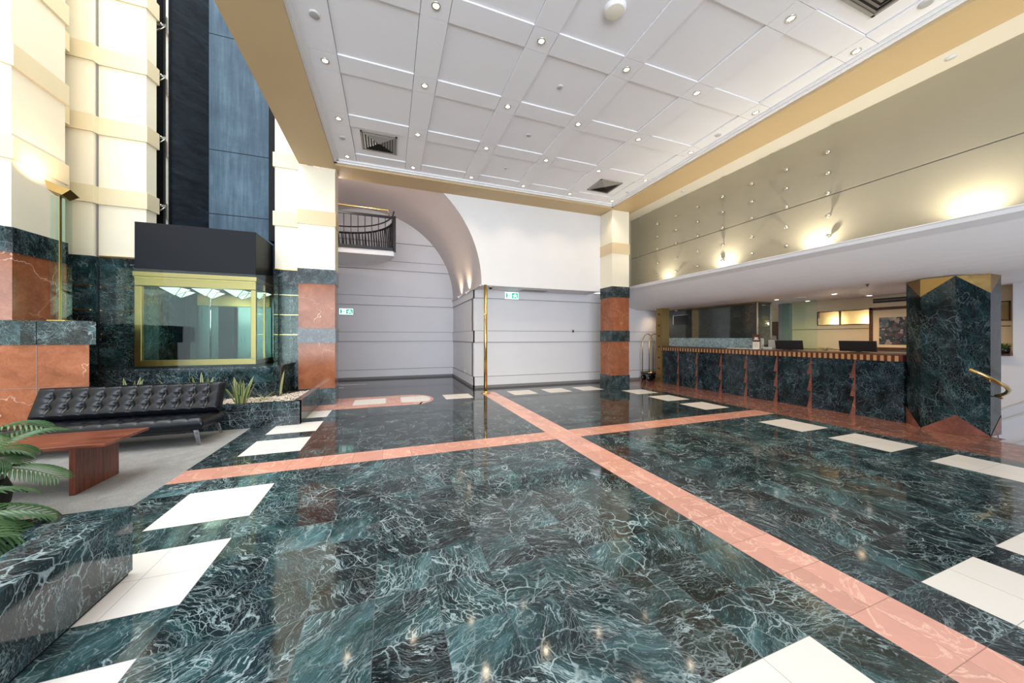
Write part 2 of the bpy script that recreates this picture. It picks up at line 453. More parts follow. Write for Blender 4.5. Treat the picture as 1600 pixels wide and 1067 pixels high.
# ------------------------------------------------------------------ mesh helpers
class MB:
    """collects shapes, one material slot per name, and links them as ONE mesh object"""

    def __init__(s):
        s.v, s.f, s.mi, s.mats, s.sm, s.uv = [], [], [], [], [], {}

    def slot(s, m):
        if m not in s.mats:
            s.mats.append(m)
        return s.mats.index(m)

    def add(s, vs, fs, m, smooth=False, uvs=None):
        o = len(s.v)
        s.v += [tuple(v) for v in vs]
        i = s.slot(m)
        for j, f in enumerate(fs):
            if uvs:
                s.uv[len(s.f)] = uvs[j]
            s.f.append([o + a for a in f])
            s.mi.append(i)
            s.sm.append(smooth)
        return s

    def box(s, x0, x1, y0, y1, z0, z1, m):
        x0, x1 = sorted((x0, x1)); y0, y1 = sorted((y0, y1)); z0, z1 = sorted((z0, z1))
        vs = [(x, y, z) for z in (z0, z1) for y in (y0, y1) for x in (x0, x1)]
        fs = [(0, 2, 3, 1), (4, 5, 7, 6), (0, 1, 5, 4), (2, 6, 7, 3), (0, 4, 6, 2), (1, 3, 7, 5)]
        return s.add(vs, fs, m)

    def bbox(s, x0, x1, y0, y1, z0, z1, m, r=0.005, mat=None, seg=2):
        """box with rounded edges, optionally transformed"""
        bm = bmesh.new()
        bmesh.ops.create_cube(bm, size=1)
        for v in bm.verts:
            v.co = Vector(((x0 + x1) / 2 + v.co.x * (x1 - x0), (y0 + y1) / 2 + v.co.y * (y1 - y0), (z0 + z1) / 2 + v.co.z * (z1 - z0)))
        bmesh.ops.bevel(bm, geom=bm.edges[:], offset=r, segments=seg, affect='EDGES', profile=0.5)
        if mat:
            bm.transform(mat)
        s.bm(bm, m, seg > 1 and r > 0.012)
        return s

    def bm(s, bm, m, smooth=False):
        bm.verts.index_update()
        s.add([v.co[:] for v in bm.verts], [[v.index for v in f.verts] for f in bm.faces], m, smooth)
        bm.free()
        return s

    def prism(s, poly, z0, z1, m, cap=True):
        n = len(poly)
        vs = [(x, y, z0) for x, y in poly] + [(x, y, z1) for x, y in poly]
        fs = [(i, (i + 1) % n, n + (i + 1) % n, n + i) for i in range(n)]
        if cap:
            fs += [tuple(range(n - 1, -1, -1)), tuple(range(n, 2 * n))]
        return s.add(vs, fs, m)

    def face(s, pts, m):
        return s.add(pts, [tuple(range(len(pts)))], m)

    def tube(s, pts, r, m, n=10, closed=False, cap=True):
        P = [Vector(p) for p in pts]
        R = r if isinstance(r, (list, tuple)) else [r] * len(P)
        vs, fs = [], []
        up = None
        for i, p in enumerate(P):
            a = P[(i - 1) % len(P)] if (i > 0 or closed) else p
            b = P[(i + 1) % len(P)] if (i < len(P) - 1 or closed) else p
            t = (b - a).normalized()
            if up is None:
                up = Vector((0, 0, 1)) if abs(t.z) < 0.9 else Vector((1, 0, 0))
            u = (up - t * up.dot(t)).normalized()
            up = u
            w_ = t.cross(u)
            for j in range(n):
                an = 2 * PI * j / n
                vs.append(p + (u * math.cos(an) + w_ * math.sin(an)) * R[i])
        L = len(P)
        for i in range(L if closed else L - 1):
            for j in range(n):
                a, b = i * n + j, i * n + (j + 1) % n
                c, d = ((i + 1) % L) * n + (j + 1) % n, ((i + 1) % L) * n + j
                fs.append((a, b, c, d))
        if cap and not closed:
            fs.append(tuple(range(n - 1, -1, -1)))
            fs.append(tuple(range((L - 1) * n, L * n)))
        return s.add(vs, fs, m, True)

    def lathe(s, c, prof, m, n=20, smooth=True, flip=False):
        """prof: list of (r, z) around vertical axis at c"""
        vs, fs = [], []
        for r, z in prof:
            for j in range(n):
                a = 2 * PI * j / n
                vs.append((c[0] + r * math.cos(a), c[1] + r * math.sin(a), c[2] + z))
        for i in range(len(prof) - 1):
            for j in range(n):
                fs.append((i * n + j, i * n + (j + 1) % n, (i + 1) * n + (j + 1) % n, (i + 1) * n + j))
        return s.add(vs, fs, m, smooth)

    def build(s, name, parent=None, loc=None):
        me = bpy.data.meshes.new(name)
        vs = s.v
        if loc:
            vs = [(a - loc[0], b - loc[1], c - loc[2]) for a, b, c in vs]
        me.from_pydata(vs, [], s.f)
        for mname in s.mats:
            me.materials.append(M[mname])
        me.polygons.foreach_set('material_index', s.mi)
        me.polygons.foreach_set('use_smooth', s.sm)
        if s.uv:
            ul = me.uv_layers.new(name='UVMap')
            for p in me.polygons:
                if p.index in s.uv:
                    for li, u in zip(p.loop_indices, s.uv[p.index]):
                        ul.data[li].uv = u
        me.update()
        bm = bmesh.new()
        bm.from_mesh(me)
        bmesh.ops.recalc_face_normals(bm, faces=bm.faces)
        bm.to_mesh(me)
        bm.free()
        o = bpy.data.objects.new(name, me)
        COL.objects.link(o)
        if loc:
            o.location = loc
        if parent:
            o.parent = parent
        return o


def tag(o, label, cat, group=None):
    o['label'] = label
    o['category'] = cat
    if group:
        o['group'] = group
    return o


def thing(name, label, cat, loc=(0, 0, 0), group=None, rz=0):
    o = bpy.data.objects.new(name, None)
    o.empty_display_size = 0.2
    COL.objects.link(o)
    o.location = loc
    o.rotation_euler = (0, 0, rz)
    return tag(o, label, cat, group)


def struct(mb, name):
    o = mb.build(name)
    o['kind'] = 'structure'
    return o


def part(mb, name, parent, loc=None):
    """child mesh given in world coordinates; parent sits at parent.location with no rotation"""
    pl = parent.location
    gp = parent.parent
    base = Vector(pl)
    while gp:
        base += gp.location
        gp = gp.parent
    o = mb.build(name)
    for v in o.data.vertices:
        v.co -= base
    o.parent = parent
    return o


def copy_tree(o, parent=None):
    c = o.copy()
    COL.objects.link(c)
    c.parent = parent
    for ch in list(o.children):
        copy_tree(ch, c)
    return c


ORD = ['first', 'second', 'third', 'fourth', 'fifth', 'sixth', 'seventh', 'eighth']

# ------------------------------------------------------------------ FLOOR
Z0 = 0.0
ZI = 0.0012
SW, SH = 0.357, 0.348          # widths of the two pink strips
XL = -1.945                    # carpet edge
XR = 6.45                      # edge of the red band
YB = 8.05
fl = MB()


def fq(x0, x1, y0, y1, m, z=Z0):
    fl.face([(x0, y0, z), (x1, y0, z), (x1, y1, z), (x0, y1, z)], m)


fq(XL, OX, -4.5, OY, 'verde_floor')
fq(OX, OX + SW, -4.5, YB, 'pink_inlay')
fq(OX + SW, XR, -4.5, OY, 'verde_floor_right')
fq(XL, OX, OY, OY + SH, 'pink_inlay_cross')
fq(OX + SW, XR, OY, OY + SH, 'pink_inlay_cross')
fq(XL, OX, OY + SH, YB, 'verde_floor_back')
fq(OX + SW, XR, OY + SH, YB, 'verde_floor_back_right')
fq(XR, 7.50, -4.5, 8.1, 'red_band')
fq(7.50, 8.02, 2.08, 8.1, 'red_band')
fq(7.50, 7.74, 1.93, 2.08, 'red_band')
fq(8.02, 9.75, 2.62, 8.1, 'red_band')
fq(-6.5, 2.5, YB, 12.0, 'slate_tile')
fq(2.5, 6.45, YB, 8.9, 'slate_tile')
fq(6.45, 12, 8.1, 8.9, 'red_band')
fq(-9, XL, 2.0, 8.4, 'carpet')
fq(-9, XL, -4.5, 2.0, 'verde_floor')
fq(-9, -1.6, 8.4, 12.0, 'slate_tile')


def wq(x0, x1, y0, y1, m):
    fq(x0, x1, y0, y1, m, ZI)


# white tiles: two columns, two rows
wl0, wl1 = OX - 12 * TX, OX - 10 * TX
wr0, wr1 = OX + SW + 10 * TX, OX + SW + 12 * TX
for k_ in (1, 4, 7, 10, 13, 16):
    a, b = OY - (k_ + 2) * TY, OY - k_ * TY
    wq(wl0, wl1, a, b, 'white_inlay')
    if k_ != 10:
        wq(wr0, wr1, a, b, 'white_inlay_right')
for k_ in (1, 4, 7):
    a, b = OY + SH + k_ * TY, OY + SH + (k_ + 2) * TY
    wq(wl0, wl1, a, b, 'white_inlay_back')
    wq(wr0, wr1, a, b, 'white_inlay_back_right')
fy1 = OY - 10 * TY
for k_ in (1, 4, 7, 10):
    wq(OX - (k_ + 2) * TX if k_ != 10 else OX - 12 * TX, OX - k_ * TX, fy1 - 2 * TY, fy1, 'white_inlay') if k_ != 10 else None
    wq(OX + SW + k_ * TX, OX + SW + (k_ + 2) * TX, fy1 - 2 * TY, fy1, 'white_inlay_right')
by0 = OY + SH + 10 * TY
for k_ in (1, 4, 7):
    wq(OX + SW + k_ * TX, OX + SW + (k_ + 2) * TX, by0, by0 + 2 * TY, 'white_inlay_back_right')
wq(OX - 3 * TX, OX - TX, by0, by0 + 2 * TY, 'white_inlay_back')
# curved red end of the band before the vaulted hall
band = [(-1.45, 6.45), (-1.31, 6.45), (-1.31, 7.05), (0.606, 7.06)]
cx, cy, rr = 0.45, 7.66, 0.62
for i in range(13):
    a = -PI / 2 + .25 + (PI - .3) * i / 12
    band.append((cx + 0.48 * math.cos(a), cy + rr * math.sin(a)))
band += [(0.30, 8.28), (-1.45, 8.28)]
fl.face([(x, y, ZI) for x, y in band], 'pink_inlay_cross')
fl.face([(x, y, ZI * 2) for x, y in [(-.69, 7.37), (-.06, 7.37), (-.06, 7.98), (-.69, 7.98)]], 'white_inlay_back')
w2 = [(.235, 7.37), (.63, 7.30)] + [(cx + 0.42 * math.cos(a), cy + .52 * math.sin(a)) for a in [-.7, -.4, -.1, .2, .5, .8]] + [(.235, 8.02)]
fl.face([(x, y, ZI * 2) for x, y in w2], 'white_inlay_back')
for x0, x1, y0, y1 in [(-1.8, -1.15, 10.0, 10.12), (-1.3, -.62, 10.55, 10.68), (-1.9, -1.3, 10.75, 10.85)]:
    wq(x0, x1, y0, y1, 'white_inlay_back')
struct(fl, 'floor')

# ------------------------------------------------------------------ CEILING
ce = MB()
ZC = 4.86
gx = [-0.76 + 1.2245 * i for i in range(6)]
gy = [7.19 - 1.197 * i for i in range(10)]
HS = 0.153
G = 0.003
xs = [(-0.955, gx[0] - HS, 's')]
for i, g_ in enumerate(gx):
    xs.append((g_ - HS, g_ + HS, 's'))
    if i < 5:
        xs.append((g_ + HS, gx[i + 1] - HS, 'p'))
xs[0] = (-0.97, gx[0] + HS, 's'); xs.pop(1)
xs[-1] = (gx[-1] - HS, 5.53, 's')
ys = [(gy[0] - HS, 7.45, 's')]
for i, g_ in enumerate(gy[1:]):
    ys.append((g_ + HS, gy[i] - HS, 'p'))
    ys.append((g_ - HS, g_ + HS, 's'))
ce.box(-1.0, 5.56, -4.5, 7.45, ZC + 0.045, ZC + 0.07, 'groove')
for x0, x1, kx in xs:
    for y0, y1, ky in ys:
        if kx == 'p' and ky == 'p':
            z = ZC + 0.022
        elif kx == 'p':
            z = ZC + 0.003
        else:
            z = ZC
        ce.box(x0 + G, x1 - G, y0 + G, y1 - G, z, ZC + 0.05, 'ceiling_paint')
# stepped white cornice
for d0, d1, z in [(0.0, 0.05, 4.80), (0.05, 0.085, 4.83)]:
    ce.box(-1.017 + d0, -1.017 + d1, -4.5, 7.42, z, ZC + .06, 'white_paint')
    ce.box(5.555 - d1, 5.555 - d0, -4.5, 7.42, z, ZC + .06, 'white_paint')
    ce.box(-1.017, 5.555, 7.42 - d1, 7.42 - d0, z, ZC + .06, 'white_paint')
struct(ce, 'ceiling')

bl = MB()
bl.box(-1.66, -1.017, -4.5, 7.60, 4.76, 5.3, 'beam_tan')
bl.box(-1.66, -1.5, -4.5, 7.60, 5.3, 10.4, 'cream')
struct(bl, 'trim_1')
bb = MB()
bb.box(-1.017, 5.555, 7.425, 8.0, 4.762, 6.2, 'beam_tan')
struct(bb, 'trim_2')
br = MB()
br.box(5.555, 6.24, -4.5, 8.0, 4.76, 5.3, 'beam_tan')
br.box(6.24, 6.75, -4.5, 8.0, 4.76, 5.3, 'cream_beam')
struct(br, 'trim_3')
rf = MB()
rf.box(-1.5, 12, -4.5, 12.2, 6.2, 6.3, 'dark_paint')
struct(rf, 'ceiling_upper')

# ------------------------------------------------------------------ WALLS with the building's band rhythm
BANDS = [(0.0, 0.30), (1.235, 1.53), (2.42, 2.715), (3.60, 3.885), (4.775, 5.06), (5.95, 6.235), (7.125, 7.41), (8.3, 8.585)]


def offset_poly(poly, d):
    n = len(poly)
    out = []
    area_ = sum(poly[i][0] * poly[(i + 1) % n][1] - poly[(i + 1) % n][0] * poly[i][1] for i in range(n))
    sg = 1 if area_ > 0 else -1
    for i in range(n):
        p0, p1, p2 = Vector(poly[i - 1]), Vector(poly[i]), Vector(poly[(i + 1) % n])
        e1, e2 = (p1 - p0).normalized(), (p2 - p1).normalized()
        n1, n2 = Vector((e1.y, -e1.x)) * sg, Vector((e2.y, -e2.x)) * sg
        b = (n1 + n2)
        b = b / max(0.3, b.dot(n1)) if b.length > 1e-6 else n1
        out.append(tuple(p1 + b * d))
    return out


# hall back wall (deep, behind the vault)
wb = MB()
wb.box(-1.75, 2.2, 11.87, 12.1, 0, 6.2, 'wall_white')
for z0, z1 in BANDS[:4]:
    wb.box(-1.6, 2.118, 11.85, 11.88, z0, z1, 'wall_white')
wb.box(-1.6, 2.118, 11.84, 11.88, 0.0, 0.07, 'groove')
for z0, z1 in BANDS[:4]:
    for z in (z0 - .012, z1):
        if z > 0:
            wb.box(-1.6, 2.118, 11.846, 11.88, z, z + .012, 'groove')
wb.box(-1.6, 2.118, 11.846, 11.88, 4.5, 4.512, 'groove')
struct(wb, 'wall_back')
# wall beside and behind the brass pole
wc = MB()
wc.box(2.13, 2.4, 8.9, 11.9, 0, 2.64, 'wall_white')
wc.box(2.13, 10.2, 8.76, 9.0, 0, 2.70, 'wall_white')
for z0, z1 in BANDS[:3]:
    z1 = min(z1, 2.64)
    wc.box(2.11, 2.14, 8.74, 11.87, z0, z1, 'wall_white')
    wc.box(2.11, 10.2, 8.74, 8.77, z0, z1, 'wall_white')
wc.box(2.10, 2.14, 8.73, 11.87, 0, 0.07, 'groove')
for z in (0.30, 1.223, 1.53, 2.408):
    wc.box(2.106, 2.14, 8.736, 11.87, z, z + .010, 'groove')
    wc.box(2.106, 10.2, 8.736, 8.77, z, z + .010, 'groove')
wc.box(2.10, 7.6, 8.73, 8.77, 0, 0.07, 'groove')
struct(wc, 'wall_centre')
# bulkhead with the arch cut, soffit, and the vault
CXA, CZA, RA = -0.72, 2.66, 2.85
arc = [(CXA + RA * math.cos(a), CZA + RA * math.sin(a)) for a in [PI / 2 * i / 28 for i in range(29)]]
bk = MB()
pts = [p for p in arc if p[1] <= 4.9]
for y in (7.985, 8.12):
    for i in range(len(pts) - 1):
        (xa, za), (xb, zb) = pts[i], pts[i + 1]
        bk.face([(xa, y, za), (5.6, y, za), (5.6, y, zb), (xb, y, zb)], 'white_paint')
bk.box(CXA + RA, 5.6, 7.985, 8.76, 2.64, 2.66, 'wall_white')
bk.box(5.6, 6.9, 8.0, 8.12, 2.64, 4.8, 'gold_wall')
for i in range(3):
    bk.box(5.54 - .008, 5.57, 7.979, 7.99, 2.7, 2.75, 'white_paint') if False else None
struct(bk, 'wall_bulkhead')
vt = MB()
N = 48
vs, fs = [], []
for i in range(N + 1):
    a = PI * .60 * i / N
    for y in (7.99, 11.9):
        vs.append((CXA + RA * math.cos(a), y, CZA + RA * math.sin(a)))
for i in range(N):
    fs.append((2 * i, 2 * i + 1, 2 * i + 3, 2 * i + 2))
vt.add(vs, fs, 'vault_paint', True)
vs2 = [(CXA + (x - CXA) * 1.02, y, CZA + (z - CZA) * 1.02) for x, y, z in vs]
vt.add(vs2, [tuple(reversed(f)) for f in fs], 'vault_paint', True)
vt.box(2.085, 2.14, 8.03, 11.86, 2.62, 2.665, 'vault_paint')
struct(vt, 'ceiling_vault')

# ------------------------------------------------------------------ GOLD WALL and the reception canopy
gw = MB()
gw.box(6.65, 6.75, -4.5, 7.70, 2.62, 3.635, 'gold_wall')
gw.box(6.65, 6.75, -4.5, 7.70, 3.65, 4.8, 'gold_wall')
gw.box(6.67, 6.76, -4.5, 7.99, 2.6, 4.8, 'groove')
gw.box(6.64, 6.75, 7.715, 7.99, 2.62, 3.635, 'gold_wall')
gw.box(6.64, 6.75, 7.715, 7.99, 3.65, 4.8, 'gold_wall')
struct(gw, 'wall_right')
cn = MB()
prof = [(6.66, 2.60), (6.38, 2.72), (6.345, 2.785), (6.34, 2.785)]
for i in range(13):
    t = i / 12
    prof.append((6.34 + t * 1.30, 2.775 - 0.545 * (math.sin(t * PI / 2) ** 1.0)))
prof += [(9.75, 2.23), (9.75, 2.60)]
n_ = len(prof)
vs = [(x, -4.5, z) for x, z in prof] + [(x, 8.745, z) for x, z in prof]
cn.add(vs, [(i, (i + 1) % n_, n_ + (i + 1) % n_, n_ + i) for i in range(n_)] + [tuple(range(n_)), tuple(range(n_, 2 * n_))], 'ceiling_paint')
struct(cn, 'ceiling_reception')

# reception back wall: recess with a strip window, shelf, door opening
rw = MB()
XW = 9.70
rw.box(XW, XW + .12, 2.3, 2.38, 0, 2.3, 'reception_cream')
rw.box(XW, XW + .12, 2.38, 5.06, 0, 1.64, 'reception_cream')
rw.box(XW, XW + .12, 2.38, 5.06, 1.97, 2.3, 'reception_cream')
rw.box(XW, XW + .12, 5.06, 5.6, 0, 2.3, 'reception_cream')
for z in (1.07, 1.545):
    rw.box(XW - .006, XW + .01, 2.38, 5.6, z, z + .012, 'wood_brown')
rw.box(XW - .12, XW + .12, 5.6, 5.85, 0, 2.3, 'grey_paint')
rw.box(XW, XW + .12, 6.9, 8.8, 0, 2.3, 'reception_cream')
rw.box(XW, 12, 2.0, 2.3, -2, 2.3, 'reception_cream')
rw.box(11.9, 12, 2.3, 8.8, 0, 2.3, 'reception_cream')
rw.box(XW, 12, 2.3, 8.8, 2.25, 2.3, 'reception_cream')
rw.box(XW, 12, 2.0, 8.8, -.1, -.001, 'slate_tile')
rw.box(10.6, 10.66, 2.3, 5.7, 0, 2.25, 'reception_cream')
struct(rw, 'wall_reception')
sw = MB()
sw.box(9.45, 9.75, -4.5, 2.30, -2.2, 2.5, 'wall_white')
sw.box(9.45, 9.70, 2.3, 2.9, -2.2, 1.06, 'wall_white')
sw.box(7.48, 7.52, -4.5, 2.07, -2.2, -.002, 'wall_white')
sw.box(7.5, 8.03, 2.07, 2.1, -2.2, -.002, 'wall_white')
sw.box(8.0, 9.5, 2.62, 2.65, -2.2, -.002, 'wall_white')
sw.box(8.0, 8.03, 2.07, 2.65, -2.2, -.002, 'wall_white')
for dz in (0.30, 0.12, -0.30):
    vs = []
    for x in (9.42, 9.46):
        for y in (-4.4, 2.9):
            for z in (0, .035):
                vs.append((x, y, -0.22 + dz + (2.5 - y) * 0.75 + z))
    sw.add(vs, [(0, 1, 3, 2), (4, 6, 7, 5), (0, 4, 5, 1), (2, 3, 7, 6), (0, 2, 6, 4), (1, 5, 7, 3)], 'silver_trim')
struct(sw, 'wall_stair')
stp = thing('staircase', 'white stair going down behind the octagonal marble pillar', 'stairs', (8.5, 0.5, -2.2))
sm = MB()
for i in range(7):
    sm.box(7.53, 9.44, 2.06 - (i + 1) * 0.3, 2.06 - i * 0.3, -2.2, -1.75 + i * 0.17, 'white_paint')
part(sm, 'steps', stp)
shf = MB().bbox(9.38, 9.70, 2.303, 2.95, 1.062, 1.09, 'wood_brown', .004)
tag(shf.build('shelf'), 'brown wooden shelf behind the octagonal pillar, carrying a small potted plant', 'shelf')

# strip window in the reception wall
wn_ = MB()
for a in ((2.38, 5.06, 1.64, 1.655), (2.38, 5.06, 1.955, 1.97), (2.38, 2.40, 1.64, 1.97), (5.04, 5.06, 1.64, 1.97), (4.63, 4.645, 1.64, 1.97), (4.0, 4.012, 1.64, 1.97)):
    wn_.box(XW - .01, XW + .05, a[0], a[1], a[2], a[3], 'wood_brown')
wn_.box(XW + .015, XW + .021, 2.40, 5.04, 1.655, 1.955, 'glass_clear')
struct(wn_, 'window_1')

# stair floor side glass etc. : atrium walls --------------------------------------------------
# cream wall left of the lift
PLY = [(-5.4, 7.55), (-4.62, 7.62), (-4.60, 7.70), (-3.99, 7.72), (-3.955, 7.95), (-4.3, 8.1), (-5.4, 8.1)]


def banded(mb, poly, z0=0, z1=9.2, low='verde_clad', hi='cream', bandm='tan_pale', off=0.03, zlow=2.715):
    mb.prism(poly, z0, zlow, low)
    mb.prism(offset_poly(poly, -.012), zlow, z1, hi)
    for a, b in BANDS[3:]:
        if a < z1:
            mb.prism(offset_poly(poly, off - .012), a, b, bandm)


al = MB()
banded(al, PLY)
for x0, x1, y in ((-4.58, -4.02, 7.685),):
    al.box(x0, x1, y - .02, y + .02, 2.716, 2.735, 'brass')
al.box(-4.604, -4.596, 7.67, 7.70, 2.715, 9.2, 'groove')
for z in (1.41, 1.81, 2.21):
    al.box(-4.60, -3.99, 7.70, 7.72, z, z + .012, 'brass')
    al.box(-5.2, -4.63, 7.57, 7.62, z, z + .012, 'brass')
struct(al, 'wall_left_back')
ar = MB()
PRY = [(-2.16, 7.93), (-1.60, 7.93), (-1.60, 8.7), (-2.16, 8.7)]
banded(ar, PRY)
ar.box(-2.16, -1.69, 7.905, 7.94, 2.716, 2.735, 'brass')
ar.box(-1.75, -1.58, 8.7, 11.9, 0, 6.2, 'wall_white')
ar.box(-1.60, -1.50, 8.08, 8.72, 0, 6.2, 'wall_white')
for z in (1.41, 1.81, 2.21):
    ar.box(-2.165, -1.70, 7.926, 7.94, z, z + .012, 'brass')
struct(ar, 'wall_lift_side')
# atrium outer walls and side pier
ap = MB()
PPY = [(-7.9, 6.02), (-4.62, 6.02), (-4.45, 6.12), (-4.45, 6.88), (-4.85, 7.1), (-4.85, 7.5), (-7.9, 7.5)]
ap.prism(PPY, 0, 2.43, 'red_granite')
ap.prism(offset_poly(PPY, .012), 2.43, 2.745, 'verde_clad')
ap.prism(offset_poly(PPY, -.012), 2.745, 9.2, 'cream')
for a, b in BANDS[3:]:
    q = offset_poly(PPY, .02)
    ap.prism([(max(x, -4.64), y) if i == 1 else (x, y) for i, (x, y) in enumerate(q)], a, b, 'tan_pale')
struct(ap, 'wall_left')
ao = MB()
ao.box(-9.1, -9.0, -4.5, 12, 0, 10.4, 'cream')
ao.box(-9, -1.5, 9.2, 9.3, 0, 10.4, 'cream')
struct(ao, 'wall_left_outer')

wf = MB()
wf.box(3.9, 12, -4.6, -4.5, -2.2, 6.2, 'grey_paint')  # unseen wall added to narrow the bright opening and darken pillar reflections
wf.box(-1.5, 3.9, -4.6, -4.5, 4.3, 6.2, 'grey_paint')
struct(wf, 'wall_front_blocker')
# lift shaft
ls = MB()
ls.prism([(-3.87, 8.20), (-3.47, 8.60), (-3.47, 8.75), (-3.95, 8.75), (-3.95, 8.24)], 0, 9.2, 'shaft_dark')
ls.box(-3.47, -2.16, 8.60, 8.75, 0, 9.2, 'shaft_blue')
ls.box(-2.27, -2.16, 8.0, 8.75, 3.3, 9.2, 'dark_paint')
ls.box(-2.215, -2.16, 8.11, 8.75, 0, 3.3, 'dark_paint')
ls.box(-4.9, -3.9, 8.72, 8.8, 0, 9.2, 'dark_paint')
for z in (3.9, 5.22, 7.6):
    ls.box(-3.47, -2.27, 8.597, 8.60, z, z + .012, 'dark_paint')
struct(ls, 'wall_shaft')

# ------------------------------------------------------------------ COLUMNS
CSEG = [(0, 0.34, 'verde_column', .012, 'base'), (0.34, 1.25, 'red_granite', 0, 'shaft'), (1.25, 1.54, 'verde_column', .012, 'band'),
        (1.54, 2.43, 'red_granite', 0, 'shaft'), (2.43, 2.72, 'verde_column', .012, 'band'), (2.72, 3.60, 'cream', 0, 'shaft'),
        (3.60, 3.885, 'tan', .014, 'band'), (3.885, 4.757, 'cream', 0, 'shaft')]


def column(x0, x1, y0, y1, label):
    t = thing('column', label, 'column', ((x0 + x1) / 2, (y0 + y1) / 2, 0), None)
    for z0, z1, m, off, nm in CSEG:
        p = [(x0 - off, y0 - off), (x1 + off, y0 - off), (x1 + off, y1 + off), (x0 - off, y1 + off)]
        part(MB().prism(p, z0, z1, m), nm, t)
    return t


column(-1.675, -1.03, 7.62, 8.05, 'square red and green marble column with cream top beside the lift planter')
column(5.57, 6.12, 7.46, 7.975, 'square red and green marble column with cream top left of the reception counter')

# octagonal pillar by the counter
PX, PY, PR = 7.88, 2.45, 0.43
oc = [(PX + PR * math.cos(math.radians(a)), PY + PR * math.sin(math.radians(a))) for a in range(-22, 338, 45)]
oc = [(PX + PR * math.cos(math.radians(22.5 + 45 * i)), PY + PR * math.sin(math.radians(22.5 + 45 * i))) for i in range(8)]
pl = thing('octagonal_pillar', 'octagonal dark green marble pillar with brass triangles on top and red triangles below', 'pillar', (PX, PY, 0))
part(MB().prism(oc, 0.0, 2.228, 'verde_pillar'), 'shaft', pl)
ob = offset_poly(oc, 0.004)
# vertices at 22.5+45i : i=4 (202.5 deg) is an upper apex of the green stone
tr_, rd_ = MB(), MB()
for i in range(8):
    j = (i + 1) % 8
    a, b = ob[i], ob[j]
    lo, hi = (a, b) if (i % 2 == 1) else (b, a)    # lo: vertex where brass comes down to a point
    tr_.face([(lo[0], lo[1], 1.965), (hi[0], hi[1], 2.227), (lo[0], lo[1], 2.227)], 'brass_dull')
    rd_.face([(lo[0], lo[1], 0.002), (hi[0], hi[1], 0.002), (hi[0], hi[1], 0.27)], 'red_dark')
part(tr_, 'brass_crown', pl)
part(rd_, 'red_base', pl)

# brass pole
bp = thing('brass_pole', 'tall slim brass pole at the end of the pink floor strip', 'pole', (2.21, 8.03 - .12, 0))
part(MB().tube([(2.21, 7.91, 0.0), (2.21, 7.91, 2.64)], 0.042, 'brass', 20), 'shaft', bp)
part(MB().lathe((2.21, 7.91, 0.002), [(0.001, .0), (.11, 0), (.11, .012), (.06, .03), (.045, .05)], 'brass', 24), 'base', bp)

# ------------------------------------------------------------------ downlights
DL = thing('downlight', 'x', 'downlight', (0, 0, ZC), 'recessed downlights in the coffered ceiling')
part(MB().lathe((0, 0, ZC), [(0.050, -.001), (0.050, -.008), (0.034, -.010), (0.030, 0.0)], 'pewter', 20), 'trim_ring', DL)
part(MB().lathe((0, 0, ZC), [(0.031, -.004), (0.02, -.005), (0.0005, -.005)], 'lamp_warm', 16), 'lens', DL)
ROWN = ['leftmost', 'second from left', 'third from left', 'third from right', 'second from right', 'rightmost']
first = True
for i, x in enumerate(gx):
    for j, y in enumerate(gy[:5]):
        if (i == 0 and j > 2) or (i < 4 and j > 3 and i != 1) or (i == 1 and j > 3):
            continue
        o = DL if first else copy_tree(DL)
        first = False
        o.location = (x, y, ZC)
        o['label'] = 'small warm ceiling downlight, %s row, %s' % (ROWN[i], 'nearest the back beam' if j == 0 else ORD[j] + ' from the back beam')
        o['group'] = 'recessed downlights in the coffered ceiling'
        l = bpy.data.lights.new('downlight_lamp', 'SPOT')
        l.energy = 16
        l.spot_size = math.radians(110)
        l.spot_blend = 0.8
        l.shadow_soft_size = 0.03
        l.color = (1, 0.8, 0.55)
        lo = bpy.data.objects.new('downlight_lamp', l)
        lo.location = (0, 0, -0.02)
        lo.parent = o
        COL.objects.link(lo)

# sprinklers / speakers / detectors of the hall ceiling
disc = [(-0.761, 4.147, .055, 'flat grey ceiling speaker, leftmost strip nearer the camera'), (-0.769, 6.542, .05, 'small grey ceiling speaker beside the left square vent'),
        (2.256, 4.195, .04, 'round sprinkler cover in the middle coffer nearest the camera'), (2.282, 5.384, .045, 'round smoke detector in the middle coffer of the third row'),
        (2.274, 6.593, .035, 'round sprinkler cover in the middle coffer by the back beam'), (5.345, 4.222, .05, 'flat round ceiling cover in the right strip, halfway back'),
        (5.282, 1.806, .06, 'flat round ceiling cover in the right strip beside the near vent'), (5.386, 6.631, .04, 'round ceiling cover beside the right rear vent')]
for x, y, r, lb in disc:
    z = ZC if abs(x - 2.27) > .2 else ZC + .022
    t = thing('ceiling_disc', lb, 'ceiling fitting', (x, y, z))
    part(MB().lathe((x, y, z), [(r, 0.001), (r, -.008), (r * .8, -.013)], 'silver_trim', 24), 'rim', t)
    part(MB().lathe((x, y, z), [(r * .8, -.012), (r * .4, -.016), (.0005, -.016)], 'grey_plastic', 24), 'cover', t)
spk = thing('ceiling_speaker', 'large round cream ceiling speaker near the top edge of the view', 'speaker', (2.27, 2.99, ZC + .022))
part(MB().lathe((2.27, 2.99, ZC + .022), [(.115, 0.001), (.115, -.02), (.095, -.045)], 'white_paint', 32), 'housing', spk)
part(MB().lathe((2.27, 2.99, ZC + .022), [(.095, -.044), (.05, -.052), (.0005, -.053)], 'paper', 32), 'grille', spk)
